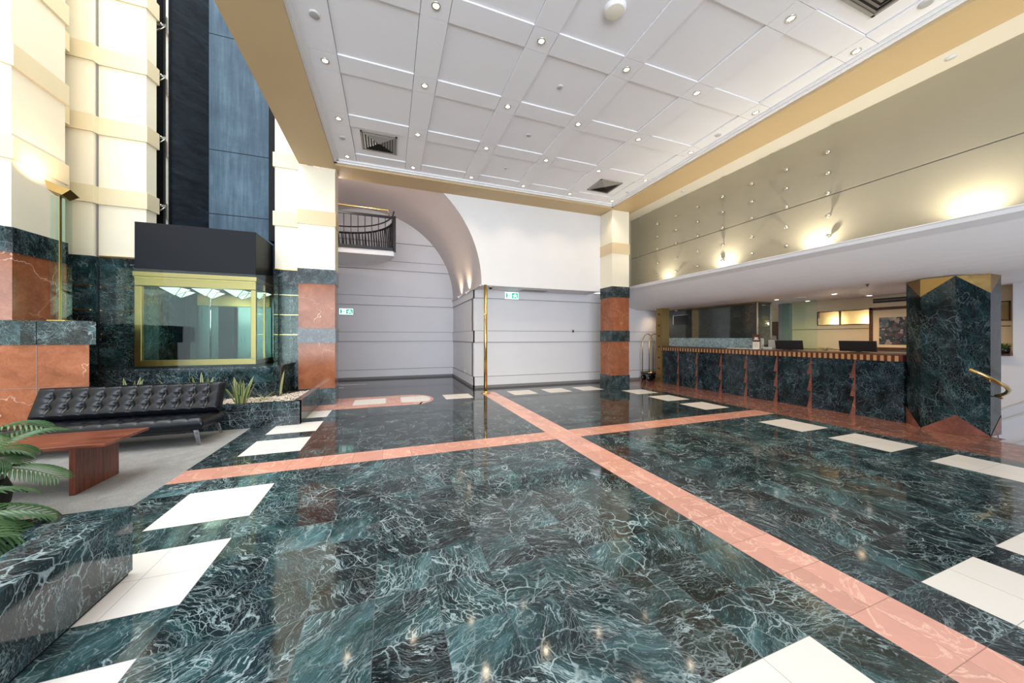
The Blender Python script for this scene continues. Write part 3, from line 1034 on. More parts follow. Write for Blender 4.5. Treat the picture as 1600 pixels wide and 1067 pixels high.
for x, y, lb in [(6.40, 1.99, 'round cover on the pale soffit above the gold wall, nearer camera'), (6.42, 5.95, 'round cover on the pale soffit above the gold wall, far end')]:
    t = thing('soffit_disc', lb, 'ceiling fitting', (x, y, 4.76))
    part(MB().lathe((x, y, 4.76), [(.05, 0.001), (.05, -.01), (.0005, -.014)], 'silver_trim', 24), 'cover', t)


def vent(xc, yc, s, z, label, n=6):
    t = thing('ceiling_vent', label, 'air vent', (xc, yc, z))
    m_ = MB()
    h = s / 2
    for a in ((-h, h, -h, -h + .03), (-h, h, h - .03, h), (-h, -h + .03, -h, h), (h - .03, h, -h, h)):
        m_.box(xc + a[0], xc + a[1], yc + a[2], yc + a[3], z - .014, z + .002, 'vent_grey')
    part(m_, 'frame', t)
    part(MB().box(xc - h + .01, xc + h - .01, yc - h + .01, yc + h - .01, z - .001, z + .002, 'vent_dark'), 'backing', t)
    lv = MB()
    for i in range(n):
        a0 = (h - .035) * (1 - i / n)
        a1 = a0 - (h - .035) / n * .75
        A = [(-a0, -a0, -.003), (a0, -a0, -.003), (a0, a0, -.003), (-a0, a0, -.003)]
        B = [(-a1, -a1, -.022), (a1, -a1, -.022), (a1, a1, -.022), (-a1, a1, -.022)]
        lv.add([(xc + p[0], yc + p[1], z + p[2]) for p in A + B], [(q, (q + 1) % 4, 4 + (q + 1) % 4, 4 + q) for q in range(4)], 'vent_grey')
    part(lv, 'louvre', t)


vent(-0.165, 6.53, 0.60, ZC + .02, 'square grey louvred ceiling vent above the left marble column')
vent(4.715, 6.60, 0.58, ZC + .02, 'square grey louvred ceiling vent near the right marble column')
vent(4.68, 1.80, 0.60, ZC + .02, 'large square louvred vent cut off by the top edge')

# ------------------------------------------------------------------ gold wall studs and uplights
ST = thing('wall_stud', 'x', 'stud', (6.65, 0, 0))
part(MB().tube([(6.655, 0, 0), (6.60, 0, 0)], [.012, .012], 'pewter', 10), 'pin', ST)
sb = MB()
bm = bmesh.new()
bmesh.ops.create_uvsphere(bm, u_segments=12, v_segments=8, radius=0.034, matrix=Matrix.Translation((6.59, 0, 0)) @ Matrix.Diagonal((.7, 1, 1, 1)))
sb.bm(bm, 'pewter', True)
part(sb, 'head', ST)
ROWS = ['top', 'second', 'middle', 'fourth', 'bottom']
first = True
for i, y in enumerate([6.936, 6.33, 5.72, 5.11, 4.505, 3.90, 3.30]):
    for j, z in enumerate([4.33, 3.995, 3.67, 3.31, 2.98]):
        o = ST if first else copy_tree(ST)
        first = False
        o.location = (6.65, y, z)
        o['label'] = 'small round stud on the gold wall, %s row, %s column from the square marble column' % (ROWS[j], ORD[i])
        o['group'] = 'studs in a grid on the gold wall'
UP = thing('uplight', 'x', 'uplight', (6.53, 0, 2.68))
part(MB().bbox(6.47, 6.56, -.06, .06, 2.685, 2.715, 'black_metal', .004), 'housing', UP)
part(MB().face([(6.48, -.05, 2.717), (6.55, -.05, 2.717), (6.55, .05, 2.717), (6.48, .05, 2.717)], 'lamp_warm'), 'lens', UP)
first = True
for i, (y, lb) in enumerate([(6.62, 'farthest'), (5.06, 'second farthest'), (3.45, 'third farthest'), (1.88, 'nearest'), (0.3, 'outermost')]):
    o = UP if first else copy_tree(UP)
    first = False
    o.location = (6.53, y, 2.68)
    o['label'] = 'hidden warm uplight glowing at the foot of the gold wall, %s of the row' % lb
    o['group'] = 'uplights in the cove under the gold wall'
    l = bpy.data.lights.new('uplight_lamp', 'SPOT')
    l.energy = 24
    l.spot_size = math.radians(165)
    l.spot_blend = 1
    l.shadow_soft_size = .02
    l.color = (1, .93, .76)
    lo = bpy.data.objects.new('uplight_lamp', l)
    lo.rotation_euler = (PI, 0, 0)
    lo.location = (-.06, 0, 0.07)
    lo.parent = o
    COL.objects.link(lo)

# ------------------------------------------------------------------ RECEPTION COUNTER
rc = thing('reception_counter', 'long dark marble reception counter with red zigzag dividers and striped edge', 'counter', (7.98, 5.35, 0))
XC = 7.68
part(MB().box(XC + .012, 8.30, 2.86, 7.86, 0, 0.97, 'verde_counter'), 'body', rc)
dv = [7.29, 6.68, 5.99, 5.37, 4.73, 4.12, 3.47]
edges = [7.86] + dv + [2.86]
for i in range(len(edges) - 1):
    a, b = edges[i], edges[i + 1]
    part(MB().box(XC, XC + .014, b + (.0 if i == len(edges) - 2 else .0), a, 0.0, 0.965, 'verde_counter'), 'front_panel', rc)
for y in dv:
    m_ = MB()
    zz = [0, .32, .32, .645, .645, .965]
    ww = [.055, .012, .055, .012, .055, .012]
    for a in range(0, 6, 2):
        m_.add([(XC - .004, y - .02, zz[a]), (XC - .004, y - .02 + ww[a] + .02, zz[a]), (XC - .004, y - .02 + ww[a + 1], zz[a + 1]), (XC - .004, y - .02, zz[a + 1]),
                (XC + .002, y - .02, zz[a]), (XC + .002, y - .02 + ww[a] + .02, zz[a]), (XC + .002, y - .02 + ww[a + 1], zz[a + 1]), (XC + .002, y - .02, zz[a + 1])],
               [(0, 1, 2, 3), (4, 5, 6, 7), (0, 1, 5, 4), (1, 2, 6, 5), (2, 3, 7, 6), (3, 0, 4, 7)], 'red_dark')
    part(m_, 'divider', rc)
part(MB().bbox(XC - .05, 8.36, 2.86, 7.86, 0.972, 1.065, 'counter_stripes', .004), 'edge_band', rc)
part(MB().bbox(XC - .05, 8.38, 2.86, 7.86, 1.066, 1.085, 'wood_brown', .003), 'worktop', rc)
bpst = thing('brass_post', 'tall studded brass post closing the far end of the counter', 'post', (7.75, 7.98, 0))
part(MB().box(XC - .03, XC + .25, 7.865, 8.10, 0, 2.228, 'brass_dull'), 'cladding', bpst)
for z in [.12, .42, .75, 1.08, 1.4, 1.72, 2.05]:
    m_ = MB()
    bm = bmesh.new()
    bmesh.ops.create_uvsphere(bm, u_segments=10, v_segments=6, radius=0.03, matrix=Matrix.Translation((XC - .03, 7.98, z)))
    m_.bm(bm, 'black_metal', True)
    part(m_, 'stud', bpst)

# smoked stone partition behind the far end of the counter
sp_ = thing('stone_partition', 'dark reflective stone partition with pale marble skirt behind the counter', 'partition', (8.4, 7, 0))
part(MB().box(8.42, 8.9, 5.6, 8.45, 0, 2.228, 'smoked_stone'), 'core', sp_)
part(MB().box(8.385, 8.42, 5.6, 8.45, 1.0, 2.22, 'smoked_stone'), 'face', sp_)
part(MB().box(8.37, 8.62, 5.585, 8.45, 1.086, 1.34, 'light_marble'), 'skirt', sp_)
e_ = MB().box(8.375, 8.40, 5.58, 5.60, 1.34, 2.22, 'pewter').box(8.88, 8.905, 5.585, 5.60, 0, 2.22, 'pewter').box(8.375, 8.385, 5.6, 8.45, 2.20, 2.225, 'brass_dull').box(8.375, 8.9, 5.585, 5.6, 2.20, 2.225, 'brass_dull')
part(e_, 'edge_trim', sp_)
sc_ = MB().box(8.378, 8.384, 7.6, 8.15, 1.75, 2.03, 'black_plastic').box(8.374, 8.380, 8.13, 8.16, 1.75, 2.05, 'pewter').box(8.374, 8.380, 7.6, 8.16, 2.03, 2.045, 'pewter')
part(sc_, 'dark_panel', sp_)

# glass screen by the reception wall
gs = MB().box(9.3, 9.31, 4.86, 5.6, 0, 2.225, 'glass_clear')
tag(gs.build('glass_screen'), 'clear glass screen standing in front of the cream reception wall', 'glass screen')


# monitors
def monitor(y, label, rz):
    t = thing('monitor', label, 'monitor', (7.98, y, 1.085))
    tl = Matrix.Translation((7.98, y, 1.085)) @ Matrix.Rotation(rz, 4, 'Z') @ Matrix.Rotation(math.radians(-10), 4, 'Y')
    bk_ = MB().bbox(-.012, .012, -.26, .26, .02, .215, 'black_plastic', .006, tl)
    part(bk_, 'back_shell', t)
    part(MB().bbox(.012, .016, -.25, .25, .03, .205, 'black_metal', .001, tl), 'screen', t)
    part(MB().bbox(.0, .05, -.03, .03, .0, .12, 'black_plastic', .004, Matrix.Translation((7.985, y, 1.085))), 'stand', t)
    part(MB().bbox(-.05, .12, -.10, .10, 0.0005, .012, 'black_plastic', .004, Matrix.Translation((7.985, y, 1.085))), 'foot', t)


monitor(4.66, 'black monitor on the counter, beside the paper sign', 0.0)
monitor(3.55, 'black monitor on the counter, nearest the octagonal pillar', 0.0)

cs = thing('card_stand', 'cream notice card on a dark stand at the counter, topped by white cards', 'sign', (7.95, 5.33, 1.085))
part(MB().bbox(7.90, 8.02, 5.27, 5.46, 1.0855, 1.10, 'white_paint', .003), 'base', cs)
part(MB().box(7.952, 7.962, 5.235, 5.41, 1.10, 1.43, 'wood_brown'), 'backboard', cs)
nt = part(MB().box(7.945, 7.952, 5.25, 5.40, 1.10, 1.255, 'paper'), 'notice', cs)
ln = MB()
for z, a, b in ((1.225, 5.275, 5.375), (1.20, 5.265, 5.385), (1.18, 5.285, 5.37), (1.155, 5.265, 5.385), (1.13, 5.285, 5.37)):
    ln.box(7.943, 7.9455, a, b, z, z + .006, 'ink')
part(ln, 'text_lines', nt)
part(MB().box(7.945, 7.952, 5.27, 5.38, 1.30, 1.318, 'white_paint').box(7.945, 7.952, 5.29, 5.36, 1.325, 1.36, 'white_paint'), 'white_cards', cs)
cb = MB().bbox(7.86, 7.98, 5.52, 5.98, 1.0855, 1.10, 'paper', .003)
tag(cb.build('brochure_pile'), 'low pile of pale leaflets lying on the counter left of the notice card', 'leaflets')

ph = thing('telephone', 'grey desk telephone behind the counter between notice card and monitor', 'telephone', (8.05, 5.12, 1.085))
part(MB().bbox(7.98, 8.14, 5.02, 5.20, 1.0855, 1.14, 'grey_plastic', .012), 'body', ph)
part(MB().tube([(8.02, 5.19, 1.17), (8.04, 5.19, 1.20), (8.10, 5.19, 1.20), (8.12, 5.19, 1.165)], [.022, .014, .014, .022], 'black_plastic', 10), 'handset', ph)
part(MB().bbox(8.13, 8.16, 5.00, 5.18, 1.12, 1.30, 'grey_plastic', .008), 'display', ph)

fv = thing('yellow_flowers', 'spray of yellow flowers lying low behind the counter between the monitors', 'flowers', (8.15, 4.15, 1.085))
ms, mp_ = MB(), MB()
for i in range(16):
    a = random.uniform(0, 2 * PI)
    L = random.uniform(.10, .26)
    p0 = Vector((8.15, 4.12, 1.088))
    p1 = p0 + Vector((.3 * L * math.cos(a), L * math.sin(a), random.uniform(.02, .06)))
    ms.tube([p0, (p0 + p1) / 2 + Vector((0, 0, .04)), p1], .003, 'leaf_dry', 5)
    for q in range(5):
        b = q * 2 * PI / 5
        mp_.face([p1, p1 + Vector((.01 * math.cos(b), .022 * math.cos(b), .022 * math.sin(b))), p1 + Vector((.01 * math.cos(b + .6), .022 * math.cos(b + .6), .022 * math.sin(b + .6)))], 'yellow_petal')
part(ms, 'stems', fv)
part(mp_, 'petals', fv)

# framed picture, air slot, shelf plant
pf = thing('framed_picture', 'landscape picture with wide tan mount in a dark wooden frame behind reception', 'picture', (9.6, 3.55, 1.09))
pa, pb, pz0, pz1, xp = 2.95, 4.09, 1.10, 1.985, 9.62
fr_ = MB()
for a in ((pa, pb, pz0, pz0 + .055), (pa, pb, pz1 - .055, pz1), (pa, pa + .055, pz0, pz1), (pb - .055, pb, pz0, pz1)):
    fr_.bbox(xp - .03, xp + .03, a[0], a[1], a[2], a[3], 'wood_brown', .005)
part(fr_, 'frame', pf)
part(MB().box(xp - .005, xp + .02, pa + .05, pb - .05, pz0 + .05, pz1 - .05, 'mat_board'), 'mount', pf)
part(MB().box(xp - .009, xp - .004, pa + .2, pb - .15, 1.21, 1.77, 'painting'), 'artwork', pf)
ag = thing('air_slot', 'long dark air grille slot high on the cream reception wall', 'air vent', (9.69, 3.4, 2.08))
part(MB().box(9.67, 9.70, 2.6, 4.06, 2.085, 2.175, 'vent_dark'), 'slot', ag)
part(MB().box(9.66, 9.672, 2.6, 4.06, 2.125, 2.135, 'vent_grey').box(9.655, 9.672, 3.3, 3.33, 2.085, 2.175, 'vent_grey'), 'blade', ag)
pp = thing('potted_grass', 'small black pot of green grass on the shelf behind the pillar', 'potted plant', (9.58, 2.41, 1.09))
part(MB().lathe((9.58, 2.41, 1.0905), [(.001, 0), (.045, 0), (.058, .09), (.052, .09), (.05, .075), (.001, .075)], 'black_plastic', 18), 'pot', pp)
gm = MB()
for i in range(90):
    a, r0 = random.uniform(0, 2 * PI), random.uniform(0, .04)
    sx_, sy_ = 9.58 + r0 * math.cos(a), 2.41 + r0 * math.sin(a)
    sp2 = random.uniform(.02, .07)
    h_ = random.uniform(.05, .11)
    t0 = Vector((sx_, sy_, 1.165))
    t1 = t0 + Vector((sp2 * math.cos(a) * .6, sp2 * math.sin(a) * .6, h_ * .7))
    t2 = t0 + Vector((sp2 * math.cos(a) * 1.2, sp2 * math.sin(a) * 1.2, h_))
    sd = Vector((-math.sin(a), math.cos(a), 0)) * .004
    gm.add([t0 - sd, t0 + sd, t1 + sd, t1 - sd, t2], [(0, 1, 2, 3), (3, 2, 4)], 'grass_green')
part(gm, 'foliage', pp)

# back office seen through the opening
bo = thing('office_cupboard', 'brown cupboard and grey cabinet in the dim office behind reception', 'cupboard', (11.0, 6.7, 0))
part(MB().box(11.4, 11.88, 5.9, 8.6, 1.42, 1.85, 'wood_brown'), 'upper_unit', bo)
part(MB().box(11.2, 11.88, 6.9, 7.5, 0, 1.40, 'grey_plastic'), 'cabinet', bo)
ck = MB().tube([(11.9, 7.85, 2.03), (11.85, 7.85, 2.03)], .12, 'black_plastic', 24)
ck.tube([(11.852, 7.85, 2.03), (11.845, 7.85, 2.03)], .10, 'grey_plastic', 24)
tag(ck.build('wall_clock'), 'round dark wall clock in the dim office behind reception', 'clock')

# reception ceiling lights
RL = thing('reception_downlight', 'x', 'downlight', (0, 0, 2.23))
part(MB().lathe((0, 0, 2.23), [(.055, -.0005), (.055, -.006), (.04, -.008)], 'silver_trim', 20), 'trim_ring', RL)
part(MB().lathe((0, 0, 2.23), [(.04, -.007), (.0005, -.009)], 'lamp_white', 16), 'lens', RL)
first = True
for x, y, lb in [(7.99, 8.42, 'beside the brass post'), (8.38, 5.157, 'between the stone partition and first monitor'), (9.4, 5.1, 'at the glass screen'), (8.36, 4.078, 'over the counter before the air slot'),
                 (9.35, 3.98, 'left of the picture'), (9.35, 3.0, 'hidden behind the octagonal pillar')]:
    if 'hidden' in lb:
        continue
    o = RL if first else copy_tree(RL)
    first = False
    o.location = (x, y, 2.23)
    o['label'] = 'small round downlight in the low reception ceiling, ' + lb
    o['group'] = 'downlights in the reception ceiling'
for x, y, e in [(8.0, 8.42, 10), (8.9, 5.1, 22), (8.9, 4.0, 22), (8.9, 3.0, 18), (8.9, 6.6, 10), (7.3, 5.0, 8), (7.3, 3.2, 8)]:
    l = bpy.data.lights.new('reception_lamp', 'SPOT')
    l.energy = e * 1.9
    l.spot_size = math.radians(140)
    l.spot_blend = 1
    l.shadow_soft_size = .04
    l.color = (1, .72, .45)
    lo = bpy.data.objects.new('reception_lamp', l)
    lo.location = (x, y, 2.215)
    COL.objects.link(lo)
for x, y, lb, r in [(8.0, 3.5, 'round flush sprinkler plate in the reception ceiling near the pillar', .06), (8.5, 4.75, 'flat round vent in the reception ceiling over the counter', .11)]:
    m_ = MB().lathe((x, y, 2.23), [(r, -.0005), (r, -.006), (r * .7, -.012), (.0005, -.012)], 'silver_trim', 24)
    tag(m_.build('ceiling_plate'), lb, 'ceiling fitting')
m_ = MB().lathe((7.44, 3.19, 2.238), [(.022, -.0), (.022, -.012), (.008, -.014), (.008, -.035), (.02, -.037), (.0005, -.04)], 'black_metal', 14)
tag(m_.build('sprinkler_head'), 'dark sprinkler head hanging in front of the octagonal pillar', 'sprinkler')
# lamps in the room behind the strip window
for y in (5.28, 4.68):
    SL = thing('wall_sconce', 'warm glowing sconce seen through the strip window, %s' % ('left one' if y > 5 else 'right one, above the picture'), 'wall lamp', (10.58, y - .15, 1.6))
    part(MB().bbox(10.53, 10.6, y - .21, y - .09, 1.56, 1.62, 'silver_trim', .004), 'bracket', SL)
    part(MB().box(10.54, 10.59, y - .19, y - .11, 1.62, 1.66, 'lamp_warm'), 'lamp', SL)
    l = bpy.data.lights.new('sconce_lamp', 'POINT')
    l.energy = 5
    l.color = (1, .7, .42)
    l.shadow_soft_size = .03
    lo = bpy.data.objects.new('sconce_lamp', l)
    lo.location = (10.5, y - .15, 1.76)
    COL.objects.link(lo)

# brass handrail at the stair
hr = thing('handrail', 'curved brass handrail looping round in front of the octagonal pillar', 'handrail', (7.6, 1.8, 0))
hp = [(6.981, 2.022, 0.95), (7.022, 1.954, 0.906), (7.067, 1.884, 0.847), (7.146, 1.834, 0.786), (7.255, 1.815, 0.743), (7.41, 1.832, 0.692), (7.53, 1.874, 0.642), (7.588, 1.927, 0.601), (7.61, 1.983, 0.578)]
part(MB().tube(hp, .021, 'brass', 14), 'rail', hr)
part(MB().tube([(7.067, 1.884, 0.847), (7.067, 1.884, 0.797), (7.62, 2.09, 0.787)], .008, 'brass', 8), 'bracket', hr)
part(MB().tube([(7.588, 1.927, 0.601), (7.588, 1.927, 0.551), (7.9, 2.06, 0.541)], .008, 'brass', 8), 'bracket', hr)

# luggage trolley by the post
lt = thing('luggage_trolley', 'brass birdcage luggage trolley parked by the studded brass post', 'luggage trolley', (7.75, 8.42, 0))
tx0, tx1, ty0, ty1 = 7.52, 8.0, 8.25, 8.6
part(MB().bbox(tx0, tx1, ty0, ty1, .20, .25, 'black_metal', .01), 'deck', lt)
part(MB().tube([(tx0, ty0, .27), (tx1, ty0, .27), (tx1, ty1, .27), (tx0, ty1, .27)], .012, 'brass', 8, closed=True), 'bumper', lt)
for y in (ty0 + .03, ty1 - .03):
    pts_ = [(tx0 + .03, y, .25), (tx0 + .03, y, 1.15)]
    for i in range(1, 9):
        a = PI * i / 9
        pts_.append(((tx0 + tx1) / 2 - (.21) * math.cos(a), y, 1.15 + .32 * math.sin(a)))
    pts_ += [(tx1 - .03, y, 1.15), (tx1 - .03, y, .25)]
    part(MB().tube(pts_, .013, 'brass', 8), 'hoop', lt)
for x in (tx0 + .06, tx1 - .06):
    for y in (ty0 + .05, ty1 - .05):
        part(MB().tube([(x, y - .02, .09), (x, y + .02, .09)], .09, 'black_plastic', 18), 'wheel', lt)

# ------------------------------------------------------------------ exit signs etc.


def exit_sign(x0, x1, y, z0, z1, label):
    t = thing('exit_sign', label, 'exit sign', ((x0 + x1) / 2, y, z0))
    part(MB().bbox(x0 - .012, x1 + .012, y - .05, y, z0 - .012, z1 + .012, 'white_paint', .004), 'housing', t)
    fc = part(MB().box(x0, x1, y - .054, y - .05, z0, z1, 'exit_white'), 'face', t)
    W_, H_ = x1 - x0, z1 - z0
    q = lambda pts_, m, d: MB().face([(x0 + a * W_, y - .056 - d, z0 + b * H_) for a, b in pts_], m)
    g = MB()
    for pts_ in ([(.06, .12), (.17, .12), (.17, .88), (.06, .88)], [(.17, .35), (.24, .5), (.17, .65)], [(.5, .1), (.97, .1), (.97, .9), (.5, .9)], [(.30, .42), (.40, .42), (.40, .60), (.30, .60)]):
        g.face([(x0 + a * W_, y - .0555, z0 + b * H_) for a, b in pts_], 'exit_green')
    part(g, 'pictogram', fc)
    r = MB()
    for pts_ in ([(.70, .72), (.73, .80), (.78, .80), (.80, .72), (.77, .66), (.72, .66)], [(.64, .62), (.80, .64), (.78, .36), (.68, .38)], [(.68, .40), (.60, .18), (.65, .16), (.74, .38)],
                 [(.73, .40), (.84, .30), (.86, .14), (.90, .15), (.89, .34), (.79, .45)], [(.64, .62), (.56, .46), (.60, .44), (.68, .56)], [(.79, .63), (.88, .50), (.91, .53), (.82, .66)]):
        r.face([(x0 + a * W_, y - .057, z0 + b * H_) for a, b in pts_], 'exit_white')
    part(r, 'running_figure', fc)


exit_sign(2.98, 3.37, 8.735, 2.42, 2.60, 'green and white exit sign on the white wall right of the brass pole')
exit_sign(-1.475, -1.08, 11.845, 2.085, 2.27, 'green and white exit sign beside the left column, under the balcony')

cm = thing('dome_camera', 'small dark dome security camera under the white bulkhead beside the pole', 'camera', (2.47, 8.3, 2.64))
part(MB().lathe((2.40, 8.12, 2.64), [(.055, .0), (.055, -.02), (.05, -.025)], 'silver_trim', 20), 'mount', cm)
part(MB().lathe((2.40, 8.12, 2.615), [(.045, 0), (.04, -.03), (.02, -.045), (.0005, -.05)], 'black_plastic', 20), 'dome', cm)
bv = thing('bulkhead_vent', 'flat grey air grille under the white bulkhead above the exit sign', 'air vent', (3.7, 8.4, 2.64))
part(MB().box(3.3, 4.1, 8.2, 8.55, 2.628, 2.641, 'silver_trim'), 'frame', bv)
m_ = MB()
for i in range(8):
    m_.box(3.33, 4.07, 8.22 + i * .04, 8.235 + i * .04, 2.622, 2.629, 'vent_grey')
part(m_, 'slats', bv)
for i, x in enumerate((4.7, 5.35)):
    m_ = MB().lathe((x, 8.4, 2.64), [(.045, 0.001), (.045, -.008), (.0005, -.012)], 'silver_trim', 20)
    tag(m_.build('bulkhead_disc'), 'small round fitting under the white bulkhead, %s' % ('left of the two' if i == 0 else 'nearer the square column'), 'ceiling fitting')
wp = thing('wall_switch', 'small square grey switch plate on the white wall left of the column', 'switch', (5.13, 8.74, 1.55))
part(MB().bbox(5.08, 5.18, 8.728, 8.741, 1.49, 1.60, 'silver_trim', .003), 'plate', wp)
part(MB().bbox(5.10, 5.16, 8.722, 8.729, 1.51, 1.57, 'vent_dark', .003), 'button', wp)
so = MB().bbox(2.094, 2.111, 9.75, 9.87, .33, .41, 'white_paint', .003)
tag(so.build('wall_socket'), 'small white power socket low on the wall return left of the pole', 'socket')
# two little uplights on the vault ledge
for i, y in enumerate((10.35, 9.25)):
    t = thing('ledge_uplight', 'small warm uplight on the vault ledge, %s' % ('farther left one' if i == 0 else 'right one nearer the pole'), 'uplight', (2.05, y, 2.62))
    part(MB().lathe((2.03, y, 2.60), [(.001, -.03), (.02, -.03), (.05, .03), (.045, .03)], 'white_paint', 16), 'cup', t)
    part(MB().lathe((2.03, y, 2.60), [(.045, .028), (.0005, .028)], 'lamp_white', 16), 'lens', t)
    l = bpy.data.lights.new('ledge_lamp', 'SPOT')
    l.energy = 26
    l.spot_size = math.radians(120)
    l.spot_blend = 1
    l.color = (1, .78, .5)
    l.shadow_soft_size = .02
    lo = bpy.data.objects.new('ledge_lamp', l)
    lo.rotation_euler = (PI, 0, 0)
    lo.location = (2.02, y, 2.66)
    COL.objects.link(lo)

l = bpy.data.lights.new('vault_fill', 'POINT')  # added fill light without a fitting, brightens the back hall walls
l.energy = 30
l.color = (1, .87, .8)
l.shadow_soft_size = .1
lo = bpy.data.objects.new('vault_fill', l)
lo.location = (-1.2, 8.55, 4.6)
COL.objects.link(lo)
# ------------------------------------------------------------------ balcony inside the vault
bc = thing('balcony', 'small balcony with black railing under the vault, behind the left column', 'balcony', (-1.2, 9.5, 3.6))
XE, YF, ZB = 0.12, 9.5, 3.66
XA = -3.5


def curve(t):       # far rail, from right end back to the left
    a = t * PI / 2
    return (XE - (XE + 3.2) * (1 - math.cos(a)) * .55 - .0, YF + 2.15 * math.sin(a))


cp = [(XE - 1.55 * (1 - math.cos(PI / 2 * i / 20)), YF + 1.75 * math.sin(PI / 2 * i / 20)) for i in range(21)] + [(-1.9, YF + 1.75), (XA, YF + 1.75)]
slab_poly = [(XA, YF)] + [(XE, YF)] + cp[1:]
sb_ = MB().prism(slab_poly, ZB - .13, ZB, 'white_paint')
part(sb_, 'slab', bc)
cpz = lambda z: [(x, y, z) for x, y in cp]
part(MB().box(XA, XE, YF - .03, YF + .01, ZB + .001, ZB + .08, 'black_metal'), 'kerb_rail', bc)
part(MB().box(XA, XE, YF - .025, YF + .015, ZB + .86, ZB + .92, 'black_metal'), 'top_rail', bc)
part(MB().tube([(XA, YF - .03, ZB + 1.07), (XE - .14, YF - .03, ZB + 1.07), (XE - .12, YF - .03, ZB + .93)], .022, 'brass', 10), 'brass_handrail', bc)
part(MB().tube(cpz(ZB + .86), .03, 'black_metal', 8), 'curved_rail', bc)
part(MB().tube(cpz(ZB + 1.05), .02, 'black_metal', 8), 'curved_handrail', bc)
n = 0
x = XE - .05
while x > -1.6:
    part(MB().tube([(x, YF - .005, ZB + .06), (x, YF - .005, ZB + .88)], .009, 'black_metal', 6), 'baluster', bc)
    x -= .165
L = 0
acc = 0
for i in range(len(cp) - 2):
    p, q = Vector(cp[i]), Vector(cp[i + 1])
    d = (q - p).length
    while acc < d:
        c = p + (q - p) * (acc / d)
        tdir = (q - p).normalized()
        m_ = MB().tube([(c.x, c.y, ZB), (c.x + .035, c.y, ZB + .4), (c.x, c.y, ZB + .86)], [.016, .02, .016], 'black_metal', 6)
        part(m_, 'baluster', bc)
        acc += .10
    acc -= d
part(MB().box(XE - .02, XE + .05, YF - .03, YF + .04, ZB - .02, ZB + .93, 'black_metal'), 'newel', bc)

# ------------------------------------------------------------------ LIFT
lf = thing('lift_car', 'lift car with black header, brass window frame and steel doors inside', 'lift', (-3.03, 7.6, 0.85))
LX0, LX1, LY0, LY1 = -3.845, -2.22, 7.15, 8.1
part(MB().bbox(LX0, LX1, LY0, LY1, 2.42, 3.225, 'lift_black', .004), 'header', lf)
# brass frame (front)
b_ = MB()
b_.bbox(LX0, LX1, LY0, LY0 + .06, .885, .985, 'brass_dull', .004)
b_.bbox(LX0, LX0 + .085, LY0, LY0 + .06, .985, 2.19, 'brass_dull', .004)
b_.bbox(LX1 - .075, LX1, LY0, LY0 + .06, .985, 2.19, 'brass_dull', .004)
b_.bbox(LX0, LX1, LY0, LY0 + .06, 2.20, 2.345, 'brass_dull', .004)
part(b_, 'window_frame', lf)
b_ = MB().bbox(LX0 - .01, LX1 + .02, LY0 - .03, LY0 + .05, 2.345, 2.42, 'brass_dull', .006)
x = LX0 + .01
while x < LX1 - .01:
    b_.box(x, x + .008, LY0 - .018, LY0, 2.32, 2.345, 'brass')
    x += .0165
part(b_, 'ribbed_cornice', lf)
part(MB().box(LX1 - .03, LX1, LY0 + .06, LY1, .885, .96, 'brass_dull').box(LX1 - .03, LX1, 7.62, 7.66, .9, 2.42, 'brass_dull').box(LX1 - .03, LX1, LY0 + .06, LY1, 2.35, 2.42, 'brass_dull'), 'side_frame', lf)
part(MB().box(LX0 + .085, LX1 - .075, LY0 + .025, LY0 + .031, .985, 2.19, 'glass_clear'), 'front_pane', lf)
part(MB().box(LX1 - .02, LX1 - .014, LY0 + .06, LY1, .96, 2.35, 'glass_clear'), 'side_pane', lf)
part(MB().box(LX0, LX1, LY0, 8.5, .862, .884, 'lift_black'), 'floor_pan', lf)
part(MB().box(LX0 + .02, LX1, LY0 + .06, 8.5, 2.215, 2.23, 'lift_black'), 'car_ceiling', lf)
# inner walls: left side marble and dark, back with steel doors
part(MB().box(LX0, LX0 + .02, LY0 + .06, 8.16, .885, 2.36, 'verde_clad'), 'side_wall', lf)
part(MB().box(-3.80, -2.30, 8.46, 8.5, .885, 2.36, 'steel'), 'back_wall', lf)
part(MB().box(-3.55, -2.35, 8.33, 8.46, 1.99, 2.215, 'brass_dull'), 'transom', lf)
for a, b, y in ((-3.56, -3.40, 8.42), (-3.36, -3.24, 8.44), (-2.92, -2.62, 8.40), (-2.62, -2.34, 8.40)):
    part(MB().bbox(a, b, y, y + .03, .89, 1.99, 'steel', .003), 'door_panel', lf)
part(MB().bbox(-3.20, -2.94, 8.30, 8.40, .89, 1.97, 'lift_black', .004), 'control_panel', lf)
part(MB().box(-3.68, -3.585, 8.2, 8.42, .89, 2.36, 'lift_black'), 'jamb', lf)
part(MB().tube([(-3.205, 8.0, .89), (-3.205, 8.0, 2.3)], .016, 'chrome', 10), 'grab_pole', lf)
cl_ = [(-3.5, 7.5), (-3.07, 7.5), (-2.62, 7.5), (-3.62, 7.95), (-3.16, 7.95), (-2.68, 7.95), (-2.34, 7.75)]
for x, y in cl_:
    m_ = MB()
    s_ = .15
    b0 = [(x - s_, y - s_, 2.21), (x + s_, y - s_, 2.21), (x + s_, y + s_, 2.21), (x - s_, y + s_, 2.21)]
    m_.add(b0 + [(x, y, 2.09)], [(0, 1, 4), (1, 2, 4), (2, 3, 4), (3, 0, 4)], 'lamp_cab')
    o = part(m_, 'pyramid_lamp', lf)
    r_ = MB()
    for c_ in b0:
        r_.tube([c_, (x, y, 2.088)], .005, 'black_metal', 5)
    part(r_, 'lamp_rib', o)
l = bpy.data.lights.new('lift_lamp', 'POINT')
l.energy = 5
l.color = (.9, 1, .9)
l.shadow_soft_size = .25
lo = bpy.data.objects.new('lift_lamp', l)
lo.location = (-3.0, 7.75, 1.9)
COL.objects.link(lo)

